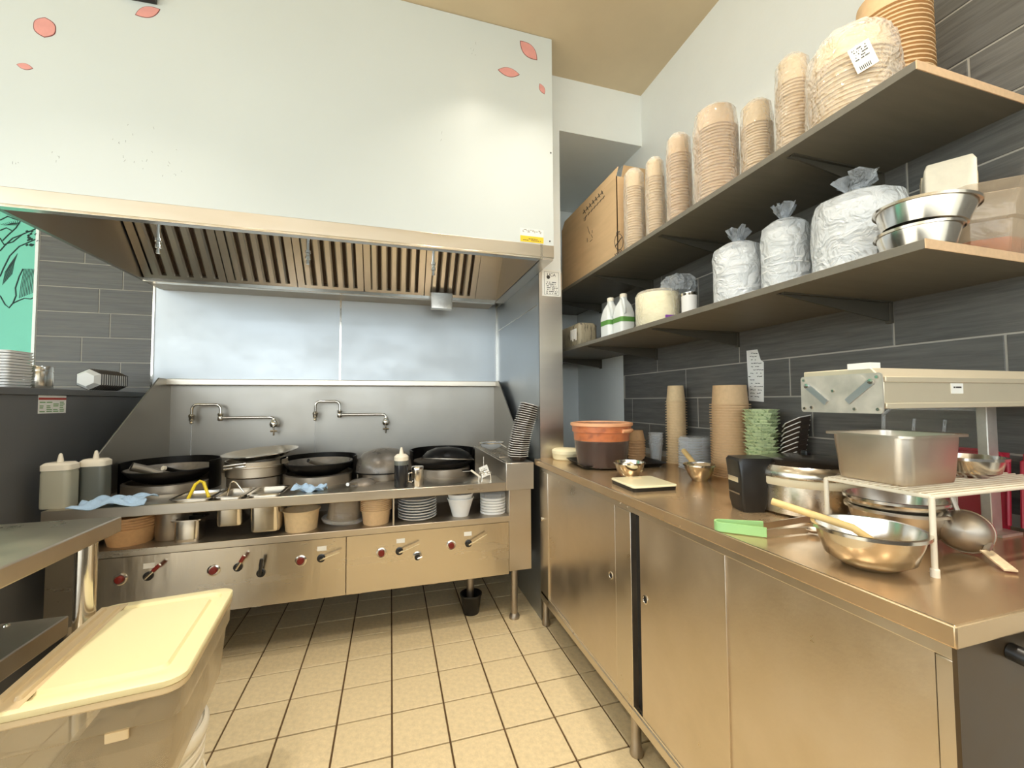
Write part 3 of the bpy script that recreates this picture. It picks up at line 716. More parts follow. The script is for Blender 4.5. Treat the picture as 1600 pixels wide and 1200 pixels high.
# ------------------------------------------------------------------ bottles on the range
def squeeze(label, x, y, z, hw, hd, h, mat, oval=False):
    t = thing('squeeze_bottle', label, 'bottle', (x, y, z), group='squeeze bottles')
    MB().rrect([(0, 0, hw*.96, hd*.96, hd*.5, 0), (0, 0, hw, hd, hd*.5, .006), (0, 0, hw, hd, hd*.5, h-.02), (0, 0, hw*.94, hd*.94, hd*.5, h)]).build('body', mat, t)
    c = MB().rrect([(0, 0, hw*1.02, hd*1.02, hd*.5, h-.004), (0, 0, hw*1.02, hd*1.02, hd*.5, h+.018), (0, 0, hw*.8, hd*.8, hd*.4, h+.028)]); c.build('cap', 'cap_white', t)
    MB().lathe([(.012, h+.026), (.010, h+.04), (.006, h+.062), (.003, h+.066), (0, h+.066)], 12).build('nozzle', 'cap_white', t)
p = onY(89, 790, .12)
squeeze('cloudy grey squeeze bottle at the left end of the range', p.x+.0, .13, DZ, .052, .04, .165, 'bottle_grey')
squeeze('dark grey squeeze bottle behind the cloudy one', p.x+.075, .22, DZ, .048, .036, .165, 'bottle_dark')
p = onY(627, 757, .10)
t = thing('sauce_bottle', 'clear squeeze bottle of dark soy sauce with white nozzle', 'bottle', (p.x, .11, DZ))
MB().lathe([(.034, 0), (.036, .004), (.036, .135), (.033, .145)], 24).build('body', 'bottle_soy', t)
MB().lathe([(.037, .138), (.037, .158), (.024, .17), (.012, .172), (.010, .182), (.005, .205), (.0, .206)], 20).build('cap', 'cap_white', t)
MB().lathe([(.0365, .115), (.0365, .138), (.034, .142)], 24).build('neck_band', 'bottle_dark', t)
p = onY(653, 756, .10)
t = thing('steel_shaker', 'small steel shaker with handle beside the soy bottle', 'shaker', (p.x, .13, DZ))
MB().lathe([(.031, 0), (.033, .004), (.032, .078), (.034, .08), (.034, .095), (.03, .1), (0, .102)], 24).build('body', 'steel_bright', t)
MB().tube([(-.03, -.012, .07), (-.05, -.016, .065), (-.05, -.016, .025), (-.031, -.012, .02)], .004, 8).build('handle', 'steel_bright', t)
t = thing('ladle', 'steel ladle resting bowl down near the soy bottle', 'ladle', (onY(565, 748, .22).x, .26, DZ-.012))
MB().lathe([(.075, 0), (.073, .015), (.055, .032), (0, .042)], 24).build('bowl', 'wok_inner', t)
MB().tube([(-.02, -.05, .02), (-.045, -.11, .035), (-.06, -.15, .04)], .009, 10).build('handle', 'steel_bright', t)
p = onY(548, 757, .10)
# card, spatula and wire basket at the right
t = thing('price_tag', 'small white handwritten card on a string by the riser', 'card', (onY(760, 733, .2).x, .2, onY(760, 744, .2).z))

MB().box(-.026, .026, 0, .0012, 0, .062).xf(Matrix.Rotation(-.35, 4, 'Y')).build('card', 'label_white', t, False)
m = MB(); bars(m, -.018, .018, .012, .05, 4, -.0002, .6, 12); m.xf(Matrix.Rotation(-.35, 4, 'Y')).build('print', 'print_dark', t, False)
MB().tube([(-.016, .0, .06), (-.012, .02, .11)], .0012, 5).build('string', 'label_white', t)
t = thing('spatula', 'pale handled spatula resting against the right wok', 'spatula', (onY(752, 745, .22).x, .22, DZ-.012))
MB().tube([(.0, 0, .012), (-.05, .05, .05)], .006, 8).build('handle', 'cap_white', t)
MB().box(-.10, -.05, .05, .10, .045, .048).build('blade', 'steel_bright', t)
t = thing('wire_stand', 'small wire stand on the deck in front of the riser', 'stand', (onY(759, 757, .12).x, .13, DZ))
w = MB().tube(arc((0, 0, .045), .035, 0, 2*PI, 20, 'xy'), .002, 6)
for a in (.5, 2.6, 4.0, 5.4): w.tube([(.035*math.cos(a), .035*math.sin(a), .045), (.04*math.cos(a), .04*math.sin(a), 0)], .002, 6)
w.build('frame', 'chrome', t)
t = thing('strainer', 'round wire mesh strainer lying on the riser rack', 'strainer', (.655, .62, .90))
MB().lathe([(.02, 0), (.07, .02), (.085, .045), (.088, .048), (.083, .047), (.068, .023), (0, .004)], 24).build('mesh', 'clear_plastic', t)
MB().tube(arc((0, 0, .047), .086, 0, 2*PI, 28, 'xy'), .004, 8).build('rim', 'chrome', t)
MB().tube([(.04, -.075, .047), (.055, -.2, .03)], .005, 8).build('handle', 'chrome', t)
wr_ = thing('wire_rack', 'small dark wire rack on top of the riser box', 'rack', (.655, .45, .889))
w = MB()
for k in range(5): w.tube([(-.035+.0175*k, -.2, .008), (-.035+.0175*k, .2, .008)], .002, 5)
for k in range(3): w.tube([(-.04, -.2+.2*k, .006), (.04, -.2+.2*k, .006)], .0025, 5)
for sx_ in (-.04, .04):
    for sy_ in (-.2, .2): w.tube([(sx_, sy_, .006), (sx_, sy_, 0)], .0025, 5)
w.build('frame', 'steel_dull', wr_)
# leaning stack of foam trays
tr2 = tray_mesh('foam_tray', .06, .026)
for k in range(25):
    f_ = k/24.0
    x = .700+.075*f_**1.5-.0; z = .889+k*.0122
    tag(inst('foam_tray', tr2, None, (x-.006, .135+.01*f_, z), (0, math.radians(2+14*f_), 0)), nth('dark foam tray in the tall leaning stack', k, 25), 'tray', 'leaning stack of foam trays')

# ------------------------------------------------------------------ open shelf of the range
SZ = .594
def bowl_mesh(name, rt, rb, h, mat, lip=.006, n=28, wall=.0012):
    return MB().lathe([(0, 0), (rb, 0), (rt, h-.004), (rt+lip, h-.004), (rt+lip, h), (rt-wall, h), (rb-wall, .0015), (0, .0015)], n).mesh(name, mat)
def inv_mesh(name, rt, rb, h, mat, lip=.0045, n=28, wall=.0012):
    return MB().lathe([(0, h), (rb, h), (rt, .004), (rt+lip, .0035), (rt+lip, 0), (rt-wall, 0), (rb-wall, h-.0015), (0, h-.0015)], n).mesh(name, mat)
def stack(name, me, x, y, z, n, pitch, label, cat, group, jit=.0008, lean=(0, 0)):
    for k in range(n):
        tag(inst(name, me, None, (x+random.uniform(-jit, jit)+lean[0]*k, y+random.uniform(-jit, jit)+lean[1]*k, z+k*pitch), (0, 0, random.random()*6)), nth(label, k, n), cat, group)
def shx(px): return onY(px, 820, .2).x
stack('paper_bowl', bowl_mesh('kraft_bowl_wide', .098, .08, .075, 'kraft_dk'), shx(207), .19, SZ, 5, .0125, 'wide orange kraft bowl stacked at the left of the range shelf', 'bowl', 'wide kraft bowls on the range shelf')
t = thing('bain_marie_pot', 'grey cylindrical steel pot on the range shelf', 'pot', (shx(270), .21, SZ))
MB().lathe([(.066, 0), (.07, .005), (.07, .125), (.078, .128), (.078, .133), (.066, .132), (.066, .006), (0, .006)], 30).build('body', 'steel_dull', t)
pan('small_pan', 'small steel pan set down on the range shelf', shx(305), .15, .063, .055, SZ+.10, .10)
tag(inst('paper_bowl', bowl_mesh('kraft_bowl_single', .082, .072, .10, 'kraft_lt'), None, (shx(473), .17, SZ)), 'single kraft paper bowl on the range shelf between pan and tub', 'bowl')
t = thing('clear_tub', 'smoky clear round tub lying tilted on the range shelf', 'tub', (shx(535), .25, SZ+.006))
MB().lathe([(.085, 0), (.08, .004), (.07, .02), (.068, .13), (.072, .135), (.06, .13), (.064, .012)], 30).build('body', 'clear_tub', t)
MB().lathe([(.092, 0), (.094, .01), (.088, .016), (.07, .014), (.07, 0)], 30).build('lid', 'clear_plastic', t)
t.rotation_euler = (0, math.radians(5), 0); t.scale = (1.18, 1.18, 1.05)
stack('paper_bowl', bowl_mesh('kraft_bowl_small', .074, .064, .075, 'kraft'), shx(588), .17, SZ, 7, .0095, 'small kraft bowl in the stack against the shelf divider', 'bowl', 'small kraft bowls by the shelf divider')
stack('foam_plate', MB().lathe([(0, 0), (.07, 0), (.1, .014), (.104, .016), (.1, .0175), (.068, .003), (0, .003)], 36).mesh('foam_plate', 'foam_white'), shx(652), .19, SZ, 8, .0145, 'white foam plate in the wide stack right of the divider', 'plate', 'wide stack of white plates')
stack('foam_bowl', bowl_mesh('foam_bowl_deep', .072, .044, .10, 'foam_white', .004), shx(718), .17, SZ, 2, .026, 'deep white foam bowl nested in a pair on the range shelf', 'bowl', 'pair of deep white foam bowls')
stack('foam_saucer', MB().lathe([(0, 0), (.07, 0), (.073, .003), (.073, .012), (.06, .014), (0, .014)], 32).mesh('round_lid', 'foam_white'), shx(769), .18, SZ, 6, .0155, 'round white foam saucer at the range shelf right end', 'saucer', 'stack of round white saucers')
tag(MB().lathe([(.075, 0), (.075, .02), (.06, .03), (0, .03)], 32, (shx(769), .18, SZ+6*.0155)).build('clear_dome', 'clear_plastic'), 'clear plastic dome on top of the round white saucers', 'dome')

# ================================================================== RIGHT COUNTER
t = thing('worktop', 'long stainless worktop along the right wall', 'worktop', (0, 0, 0))
MB().box(.77, WX-.006, -1.753, .06, ZC-.034, ZC).build('slab', 'steel_top', t, bevel=.003)
MB().box(.771, .7725, -1.75, .058, ZC-.004, ZC+.0006).build('front_edge', 'steel_bright', t)
CX = .797
cab = thing('counter_cabinet', 'long stainless cabinet with sliding doors under the right worktop', 'cabinet', (0, 0, 0))
def cy(px, py=880): return onX(px, py, CX).y
MB().box(CX+.03, WX-.02, -1.735, .03, .14, ZC-.036).build('body', 'steel_dull', cab)
MB().box(CX-.005, CX+.03, -1.738, .04, .14, .172).build('bottom_rail', 'steel_h', cab, bevel=.002)
MB().box(CX-.002, CX+.004, -1.7, .03, .172, .182).build('door_track', 'steel_bright', cab)
MB().box(CX-.003, CX+.03, -1.738, .04, .842, ZC-.035).build('top_rail', 'steel_h', cab, bevel=.002)
ya, yb, yc, yd = cy(857), cy(889), cy(962), cy(987)
MB().box(CX-.002, CX+.03, ya, .045, .14, .8415).build('stile', 'steel_h', cab, bevel=.002)
MB().box(CX+.006, CX+.012, yc+.1, ya, .178, .845).build('sliding_door', 'steel_worn', cab)
d1 = MB().box(CX-.001, CX+.005, yc, yb, .178, .845).build('sliding_door', 'steel_worn', cab, bevel=.001)
MB().box(CX-.003, CX+.03, yd, yc-.003, .16, .8415).build('stile', 'steel_h', cab, bevel=.0015)
ye, yf_, yg = cy(1000), cy(1133), cy(1463, 1030)
MB().box(CX+.02, CX+.03, ye-.01, yd+.01, .17, .85).build('gap', 'dark_gap', cab, False)
d2 = MB().box(CX-.0005, CX+.005, yf_, ye, .178, .845).build('sliding_door', 'steel_worn', cab, bevel=.001)
d3 = MB().box(CX+.004, CX+.012, yg+.004, yf_+.05, .178, .845).build('sliding_door', 'steel_worn', cab)
MB().box(CX-.003, CX+.03, -1.738, yg, .14, .8415).build('stile', 'steel_h', cab, bevel=.0015)
MB().box(CX-.004, WX-.02, -1.741, -1.735, .14, ZC-.036).build('end_panel', 'end_shaded', cab)
for (px, py, d) in ((955, 899, d1), (1009, 937, d2)):
    p = onX(px, py, CX); MB().lathe([(.014, 0), (.0145, .002), (.011, .0025), (.010, .001), (0, .001)], 20).build('finger_pull', 'steel_bright', d, loc=(CX-.001, p.y, p.z), rot=(0, -PI/2, 0))
    MB().lathe([(.0105, .0012), (.0, .0013)], 20).build('pull_hole', 'dark_gap', d, loc=(CX-.001, p.y, p.z), rot=(0, -PI/2, 0))
for py_ in ((969, 786), (980, 792)):
    p = onX(*py_, CX-.003); MB().lathe([(.004, 0), (.003, .002), (0, .002)], 10).build('rivet', 'steel_bright', cab, loc=(CX-.003, p.y, p.z), rot=(0, -PI/2, 0))
p = onX(848, 811, CX-.002); MB().lathe([(.012, 0), (.012, .008), (.005, .01), (.005, .004), (0, .004)], 14).build('latch', 'chrome', cab, loc=(CX-.002, p.y, p.z), rot=(0, -PI/2, 0))
for y in (.02, -.85, -1.70):
    for x in (CX+.02, WX-.06):
        MB().lathe([(.022, 0), (.024, .01), (.018, .03), (.018, .145)], 16, (x, y, 0)).build('leg', 'steel_dull', cab)
hb = onY(1585, 1030, -1.745)
tag(MB().tube([(hb.x-.004, -1.742, hb.z+.012), (hb.x-.004, -1.765, hb.z+.01), (hb.x+.02, -1.772, hb.z), (hb.x+.08, -1.772, hb.z+.004), (hb.x+.1, -1.742, hb.z+.02)], .013, 12).build('towel_hook', 'black_plastic'), 'black plastic grab hook on the near end of the cabinet', 'hook')

# ------------------------------------------------------------------ shelves
def shelf(label, x0, y0, zt, th, brk):
    t = thing('wall_shelf', label, 'shelf', (0, 0, 0))
    MB().box(x0, WX-.006, y0+.002, 1.04, zt-th, zt).build('board', 'shelf_dark', t, bevel=.001)
    MB().box(x0, WX-.006, y0, y0+.002, zt-th, zt).build('raw_edge', 'shelf_edge', t)
    for y in brk:
        b = MB().prism([(WX-.006, zt-th), (x0+.03, zt-th), (x0+.03, zt-th-.006), (WX-.03, zt-th-.06), (WX-.006, zt-th-.06)], 'y', y-.003, y+.003).build('bracket', 'bracket', t)
        MB().box(WX-.018, WX-.006, y-.008, y+.008, zt-th-.068, zt-th).build('wall_leg', 'bracket', b)
        MB().box(x0+.03, WX-.02, y-.012, y+.012, zt-th-.004, zt-th).build('flange', 'bracket', b)
shelf('upper dark wall shelf holding bagged kraft bowls', 1.097, -1.565, SHU, .02, (.62, -.02, -.62, -1.24))
shelf('lower dark wall shelf holding white bags and jugs', 1.033, -1.60, SHL, .02, (.629, -.048, -.648, -1.247))
# cardboard box, partly open
t = thing('cardboard_box', 'tall open cardboard box at the far end of the upper shelf', 'box', (0, 0, 0))
bx0, bx1, by0, by1, bz = 1.11, 1.40, -.295, .42, SHU+.001
hgt = .42
MB().box(bx0, bx0+.004, by0, by1, bz, bz+hgt).build('side', 'cardboard', t, False)
MB().box(bx1-.004, bx1, by0, by1, bz, bz+hgt).build('side', 'cardboard', t, False)
MB().box(bx0, bx1, by0, by0+.004, bz, bz+hgt).build('end', 'cardboard', t, False)
MB().box(bx0, bx1, by1-.004, by1, bz, bz+hgt).build('end', 'cardboard', t, False)
MB().box(bx0, bx1, by0, by1, bz, bz+.004).build('bottom', 'cardboard', t, False)
MB().prism([(bx0, bz+hgt), (bx0+.003, bz+hgt), (bx0+.02, bz+hgt+.06), (bx0+.017, bz+hgt+.06)], 'y', by0+.01, by1-.01).build('flap', 'cardboard', t, False)
MB().prism([(by0, bz+hgt), (by0+.003, bz+hgt), (by0-.02, bz+hgt+.05), (by0-.023, bz+hgt+.05)], 'x', bx0+.03, bx1-.02).build('flap', 'cardboard', t, False)
m = MB(); R = random.Random(2)
def bstroke(px, r=.003):
    pts = [onX(x, y, bx0-.0004) for x, y in px]; m.tube([(bx0-.0004, p.y, p.z) for p in pts], r, 4)
for i in range(7):
    x = 911+i*4.6; y = 334-i*5.0
    bstroke([(x, y), (x+3, y-5)]); bstroke([(x+1, y-6), (x+3.6, y-1)]); bstroke([(x-1+4, y+8-1), (x+6, y+2)])
for i in range(8):
    x = 914+R.uniform(-2, 12); y = 340+R.uniform(0, 36); bstroke([(x, y), (x+R.uniform(-4, 5), y+R.uniform(3, 9))], .0018)
for a in range(10):
    b_ = a*2*PI/10; bstroke([(967+9*math.cos(b_)*.75, 378+13*math.sin(b_)), (967+9*math.cos(b_+.63)*.75, 378+13*math.sin(b_+.63))], .0018)
bstroke([(962, 384), (972, 370)]); bstroke([(964, 367), (964, 363), (968, 362)])
for i in range(5): bstroke([(961+i*2.4, 397-i*1.6), (962+i*2.4, 400-i*1.6)], .003)
m.build('box_print', 'print_dark', t, False)

# ------------------------------------------------------------------ bags
def bag(label, x, y, z, prof, mat, seed, knot=None, group=None, wr_=.06, n=40, name='plastic_bag'):
    R = random.Random(seed); t = thing(name, label, 'bag', (x, y, z), group=group)
    ph = [R.uniform(0, 6.28) for _ in range(12)]; rings = []
    fine = []
    for (r0, z0), (r1, z1) in zip(prof[:-1], prof[1:]):
        for i in range(4): fine.append((r0+(r1-r0)*i/4, z0+(z1-z0)*i/4))
    fine.append(prof[-1])
    for i, (r, zz) in enumerate(fine):
        ring = []
        for j in range(n):
            a = 2*PI*j/n
            d = wr_*(.5*math.sin(5*a+ph[0]+zz*30)+.4*math.sin(9*a+ph[1]-zz*55)+.4*math.sin(14*a+ph[2]+zz*21)+.3*R.uniform(-1, 1))
            ring.append((r*(1+d*.45)*math.cos(a), r*(1+d*.45)*math.sin(a), max(.0005, zz+r*d*.15 if i else zz)))
        rings.append(ring)
    MB().loft(rings, False, True).build('film', mat, t)
    if knot:
        kz, kr, kh = knot; k = MB(); nn = 22
        rs = []
        for (rr, zz) in ((kr*.5, kz), (kr*.35, kz+kh*.3), (kr*.6, kz+kh*.55), (kr*1.1, kz+kh)):
            rs.append([(rr*(1+.35*math.sin(5*a+ph[3])+.25*R.uniform(-1, 1))*math.cos(a), rr*(1+.35*math.sin(4*a+ph[4]))*math.sin(a), zz+kh*.15*math.sin(7*a+ph[5])*(1 if zz > kz else 0)) for a in [2*PI*j/nn for j in range(nn)]])
        k.loft(rs, False, False).build('knot', 'bag_crumple', t)
    return t
# bagged kraft bowl stacks on the upper shelf
SH = [  # px0, px1, X, ztop, count, mat, label
    (973, 1008, 1.165, 2.385, 26, 'kraft_lt', 'kraft cup in the bagged stack beside the carton'),
    (1007, 1040, 1.20, 2.38, 25, 'kraft_lt', 'kraft cup in the second bagged stack from carton'),
    (1040, 1083, 1.22, 2.405, 26, 'kraft', 'kraft cup in the third bagged stack from carton'),
    (1083, 1157, 1.22, 2.375, 26, 'kraft', 'kraft bowl in the broad bagged stack'),
    (1157, 1213, 1.28, 2.32, 25, 'kraft_lt', 'kraft cup in the stack behind broad bag'),
    (1213, 1275, 1.25, 2.345, 26, 'kraft_lt', 'kraft cup in the bagged stack behind labelled bag'),
]
bl = ['clear bag around the kraft cup stack beside the carton', 'clear bag around the second kraft cup stack from carton', 'clear bag around the third kraft cup stack from carton', 'clear bag around the broad kraft bowl stack', 'clear bag around the kraft stack right of broad bag', 'crinkled clear bag on the kraft stack behind labelled bag']
def azw(px0, px1, X):
    p = onX((px0+px1)/2, 300, X); a = ray(px0, 600); b = ray(px1, 600)
    d = math.hypot(p.x-CAM.x, p.y-CAM.y); return p.y, d*math.sin((math.atan2(b.x, b.y)-math.atan2(a.x, a.y))/2)
for i, (p0, p1, X, zt, n, mt, lab) in enumerate(SH):
    y, r = azw(p0, p1, X); r -= .004; hh = .085; pit = (zt-SHU-hh-.004)/(n-1)
    me = inv_mesh('kraft_cup', r-.007, r*.80, hh, mt, .007, 24)
    stack('kraft_cup', me, X, y, SHU+.001, n, pit, lab, 'cup', 'bagged kraft stacks on the upper shelf', .0012)
    H = zt-SHU
    bag(bl[i], X, y, SHU+.001, [(r*.9, 0), (r*1.05, .012), (r*1.05, H*.5), (r*1.04, H*.82), (r*.95, H*.97), (r*.6, H*1.03), (r*.2, H*1.05)], 'bag_film', 20+i, group='clear bags around kraft stacks')
# big labelled bag and the nearest bowl stack
y, r = azw(1262, 1412, 1.235); X7 = 1.235
me = inv_mesh('kraft_bowl', r*.94, r*.82, .07, 'kraft_lt', .004, 28)
stack('kraft_bowl', me, X7, y, SHU+.001, 15, .0125, 'pale bowl inside the big labelled bag', 'bowl', 'bowls inside the labelled bag', .001)
lb = bag('big crinkled clear bag with a white barcode label', X7, y, SHU+.001, [(r*.95, 0), (r*1.06, .015), (r*1.05, .12), (r*1.03, .18), (r*.96, .235), (r*.72, .27), (r*.3, .285)], 'bag_film', 40, wr_=.08, n=52)
lp = onX(1352, 108, 1.235-.1); 
d = Vector((CAM.x-X7, CAM.y-y, 0)).normalized(); sd_ = Vector((-d.y, d.x, 0))
lc = d*(r*1.12)+sd_*(.025)
m = MB().box(-.022, .022, -.0006, 0, -.035, .035); 
rot = Matrix.Translation(lc+Vector((0, 0, .135))) @ Matrix.Rotation(math.atan2(d.y, d.x)+PI/2, 4, 'Z') @ Matrix.Rotation(-.28, 4, 'Y') @ Matrix.Rotation(.12, 4, 'X')
m.xf(rot).build('paper_label', 'label_white', lb, False)
m = MB(); bars(m, -.016, .016, -.005, .03, 5, -.0008, .6, 31)
for k in range(7): m.box(-.014+k*.0035, -.0125+k*.0035, -.0011, -.0008, -.031, -.02)
m.xf(rot).build('label_print', 'print_dark', lb, False)
y, r = azw(1336, 1470, 1.36)
me = inv_mesh('kraft_bowl', r-.009, r*.84, .07, 'kraft', .009, 32)
stack('kraft_bowl', me, 1.36, y, SHU+.001, 27, .0125, 'large kraft bowl in the nearest unwrapped stack', 'bowl', 'nearest kraft stack on the upper shelf', .001)

# ------------------------------------------------------------------ lower shelf goods
foam = bowl_mesh('foam_bowl', .07, .05, .05, 'foam_white')
for i, (p0, p1, X, zt, lab, kn) in enumerate(((1109, 1190, 1.21, 1.80, 'knotted clear bag of white foam bowls, leftmost of three', (.0, 0, 0)), (1184, 1264, 1.23, 1.815, 'knotted clear bag of white foam bowls, middle of three', 0), (1260, 1418, 1.25, 1.80, 'largest knotted clear bag of white foam bowls', 0))):
    y, r = azw(p0, p1, X); H = zt-SHL
    me = inv_mesh('foam_bowl', r*.92, r*.78, .05, 'foam_white', .003, 28)
    n = int((H-.07)/.0145)+1
    stack('foam_bowl', me, X, y, SHL+.001, n, .0145, ['white foam bowl inside the leftmost knotted bag', 'white foam bowl inside the middle knotted bag', 'white foam bowl inside the largest knotted bag'][i], 'bowl', 'foam bowls inside knotted bags', .003)
    bag(lab, X, y, SHL+.001, [(r*.94, 0), (r*1.0, .01), (r*1.0, H*.5), (r*1.0, H*.8), (r*.93, H*.93), (r*.6, H*1.0), (r*.2, H*1.03)], 'bag_white', 60+i, (H*1.0, r*.42, .055), 'knotted bags of foam bowls', .05, 44)
def jug(label, px, X):
    p = onX(px, 525, X); t = thing('plastic_jug', label, 'jug', (X, p.y, SHL), group='white plastic jugs')
    w = .042
    MB().rrect([(0, 0, w, .045, .015, 0), (0, 0, w, .046, .015, .01), (0, 0, w, .046, .015, .12), (0, 0, w*.8, .036, .02, .165), (0, 0, .017, .018, .012, .195), (0, 0, .016, .016, .012, .21)]).build('body', 'jug_white', t)
    MB().lathe([(.019, 0), (.019, .018), (.017, .02), (0, .02)], 18, (0, 0, .207)).build('cap', 'cap_white', t)
    MB().tube([(-.02, -.02, .2), (-.035, -.055, .185), (-.03, -.06, .14), (-.02, -.045, .12)], .008, 10).build('handle', 'jug_white', t)
    MB().rrect([(0, 0, w+.0006, .0466, .015, .075), (0, 0, w+.0006, .0466, .015, .10)]).build('green_label', 'print_green', t)
jug('white plastic jug with green label, farther of two', 955, 1.13); jug('white plastic jug with green label, nearer the tub', 975, 1.15)
y, r = azw(988, 1060, 1.17)
t = thing('plastic_tub', 'wide cream tub of tortillas wrapped in film', 'tub', (1.17, y, SHL))
MB().lathe([(r*.92, 0), (r*.97, .006), (r*.97, .15), (r*.93, .156), (0, .158)], 40).build('body', 'cream', t)
MB().lathe([(r*.98, .002), (r*1.0, .02), (r*1.0, .15), (r*.9, .168), (r*.4, .172)], 40).build('film', 'bag_film', t)
p = onX(1053, 497, 1.17-r*.5); d = (Vector((CAM.x-1.17, CAM.y-y, 0))).normalized()
MB().box(-.022, .022, -.001, 0, -.016, .016).xf(Matrix.Translation(d*(r*.99)*1.01+Vector((-d.y, d.x, 0))*(r*.5)-d*r*.13+Vector((0, 0, .03))) @ Matrix.Rotation(math.atan2(d.y, d.x)+PI/2+.5, 4, 'Z')).build('purple_label', 'purple', t, False)
bag('loose crumpled clear bag on top of the cream tub', 1.24, azw(1025, 1078, 1.24)[0]-.02, SHL+.16, [(.065, 0), (.075, .02), (.07, .05), (.045, .075), (.015, .085)], 'bag_crumple', 77, wr_=.3, n=36)
y, r = azw(1060, 1086, 1.20)
t = thing('food_can', 'tall tin can with white label beside the cream tub', 'can', (1.20, y, SHL))
MB().lathe([(r, 0), (r, .004), (r*.96, .006), (r*.96, .118), (r, .12), (r, .124), (r*.94, .124), (r*.93, .12), (0, .12)], 28).build('body', 'steel_bright', t)
MB().lathe([(r*.97, .012), (r*.97, .112)], 28).build('label_band', 'can_label', t)
m = MB()
for k in range(4):
    a = math.atan2(CAM.y-y, CAM.x-1.2)+.5+(-.1+.06*k); m.cyl((r*.975*math.cos(a), r*.975*math.sin(a), .02), (r*.975*math.cos(a), r*.975*math.sin(a), .05), .0018, n=4)
m.build('can_print', 'print_dark', t, False)
y, r = azw(1086, 1116, 1.32)
stack('foam_plate', MB().lathe([(0, 0), (r*.8, 0), (r, .008), (r*.98, .010), (0, .004)], 28).mesh('side_plate', 'foam_white'), 1.32, y, SHL, 3, .010, 'small white plate between the can and bags', 'plate', 'small plates on the lower shelf')
# wrapped pack at the far end of the lower shelf
t = thing('wrapped_pack', 'long dark patterned wrapped pack at the far end of the lower shelf', 'pack', (1.10, .33, SHL))
MB().rrect([(0, 0, .055, .30, .02, 0), (0, 0, .06, .305, .02, .01), (0, 0, .06, .305, .02, .115), (0, 0, .05, .295, .02, .13)]).build('body', 'mesh_pack', t)
m = MB()
for k in range(4): m.box(-.0612, -.060, -.27+k*.022, -.255+k*.022, .03+.01*(k % 2), .10)
m.build('print', 'tray_white', t, False)
# steel basins and plastic containers at the near end of the lower shelf
def basin(label, x, y, z, r, h, tilt, mat='steel_bright', group=None, name='mixing_bowl', sub=.72):
    t = thing(name, label, 'bowl', (x, y, z), group=group)
    pr = [(0, 0), (r*.45, 0), (r*sub, h*.28), (r*.9, h*.75), (r*.94, h), (r, h+.001), (r*1.01, h-.002), (r*1.01, h+.004), (r*.93, h+.004), (r*.88, h*.77), (r*(sub-.02), h*.31), (r*.43, .004), (0, .004)]
    MB().lathe(pr, 44).build('shell', mat, t); t.rotation_euler = tilt; return t
yb_, rb_ = azw(1345, 1517, 1.17); yb2, rb2 = azw(1357, 1503, 1.17)
basin('steel basin on the lower shelf, under another basin', 1.17, yb2, SHL+.001, rb2, .058, (0, 0, 0), group='steel basins on the lower shelf', sub=.8)
basin('steel basin on the lower shelf, upper of two', 1.175, yb_-.006, SHL+.052, rb_, .06, (math.radians(3), math.radians(4), 0), group='steel basins on the lower shelf', sub=.8)
t = thing('plastic_container', 'stained clear plastic container with flared rim at shelf end', 'container', (1.40, -1.50, SHL))
MB().lathe([(.075, 0), (.085, .012), (.093, .09), (.10, .096), (.10, .12), (.115, .15), (.112, .152), (.097, .122), (.088, .09), (.078, .014)], 8, a0=PI/8).build('body', 'clear_tub', t)
MB().lathe([(.07, .003), (.08, .013), (.084, .05), (0, .05)], 8, a0=PI/8).build('residue', 'sauce_smear', t)
t = thing('plastic_container', 'clear plastic container nested in the stained one', 'container', (1.40, -1.50, SHL+.09))
MB().lathe([(.08, .0), (.088, .05), (.098, .06), (.12, .085), (.117, .087), (.094, .062), (.083, .004)], 8, a0=PI/8).build('body', 'clear_tub', t)
t = thing('paper_tray_stack', 'upright pack of embossed paper trays on the clear containers', 'paper pack', (1.37, -1.47, SHL+.165), .55)
MB().rrect([(0, 0, .07, .045, .004, 0), (0, 0, .074, .045, .004, .085), (0, 0, .066, .040, .004, .10)]).build('block', 'paper', t)
for k in range(8):
    x = .0+k*.0078
    MB().box(x+.008, x+.012, -.049, .046, .003, .098+.005*(k % 2)).build('sheet', 'paper_edge' if k % 2 else 'paper', t, False)
m = MB()
for k in range(3):
    m.tube([(-.056+.018*k+.010*math.cos(a), -.0452, .04+.02*math.sin(a)) for a in [i*.7 for i in range(10)]], .0012, 4)
m.build('embossing', 'paper_edge', t, False)

# ================================================================== ON THE WORKTOP
t = thing('round_tub', 'flat white round food tub at the far end of the worktop', 'tub', (.935, -.01, ZC))
MB().lathe([(.068, 0), (.075, .006), (.078, .032), (.08, .034), (.08, .05), (.07, .058), (0, .06)], 36).build('body', 'cream', t)
# black serving tray and the sauce tub
t = thing('serving_tray', 'black plastic tray under the big sauce tub', 'tray', (1.09, -.265, ZC), math.radians(-6))
MB().rrect([(0, 0, .19, .125, .03, 0), (0, 0, .2, .135, .03, .006), (0, 0, .215, .15, .035, .02), (0, 0, .218, .153, .035, .021), (0, 0, .205, .14, .03, .019), (0, 0, .19, .125, .028, .006)]).build('body', 'black_plastic', t)
ts = thing('sauce_tub', 'large clear tub half full of dark brown sauce', 'tub', (.99, -.315, ZC+.008))
ts.scale = (.94, .94, 1)
MB().lathe([(.118, 0), (.124, .004), (.140, .125), (.136, .127), (.12, .128), (0, .128)], 44).build('sauce', 'sauce', ts)
MB().lathe([(.124, 0), (.128, .004), (.144, .125), (.147, .165), (.155, .168), (.157, .205), (.15, .205), (.145, .17), (.1405, .12)], 44, cap=False).build('wall', 'clear_wall', ts)
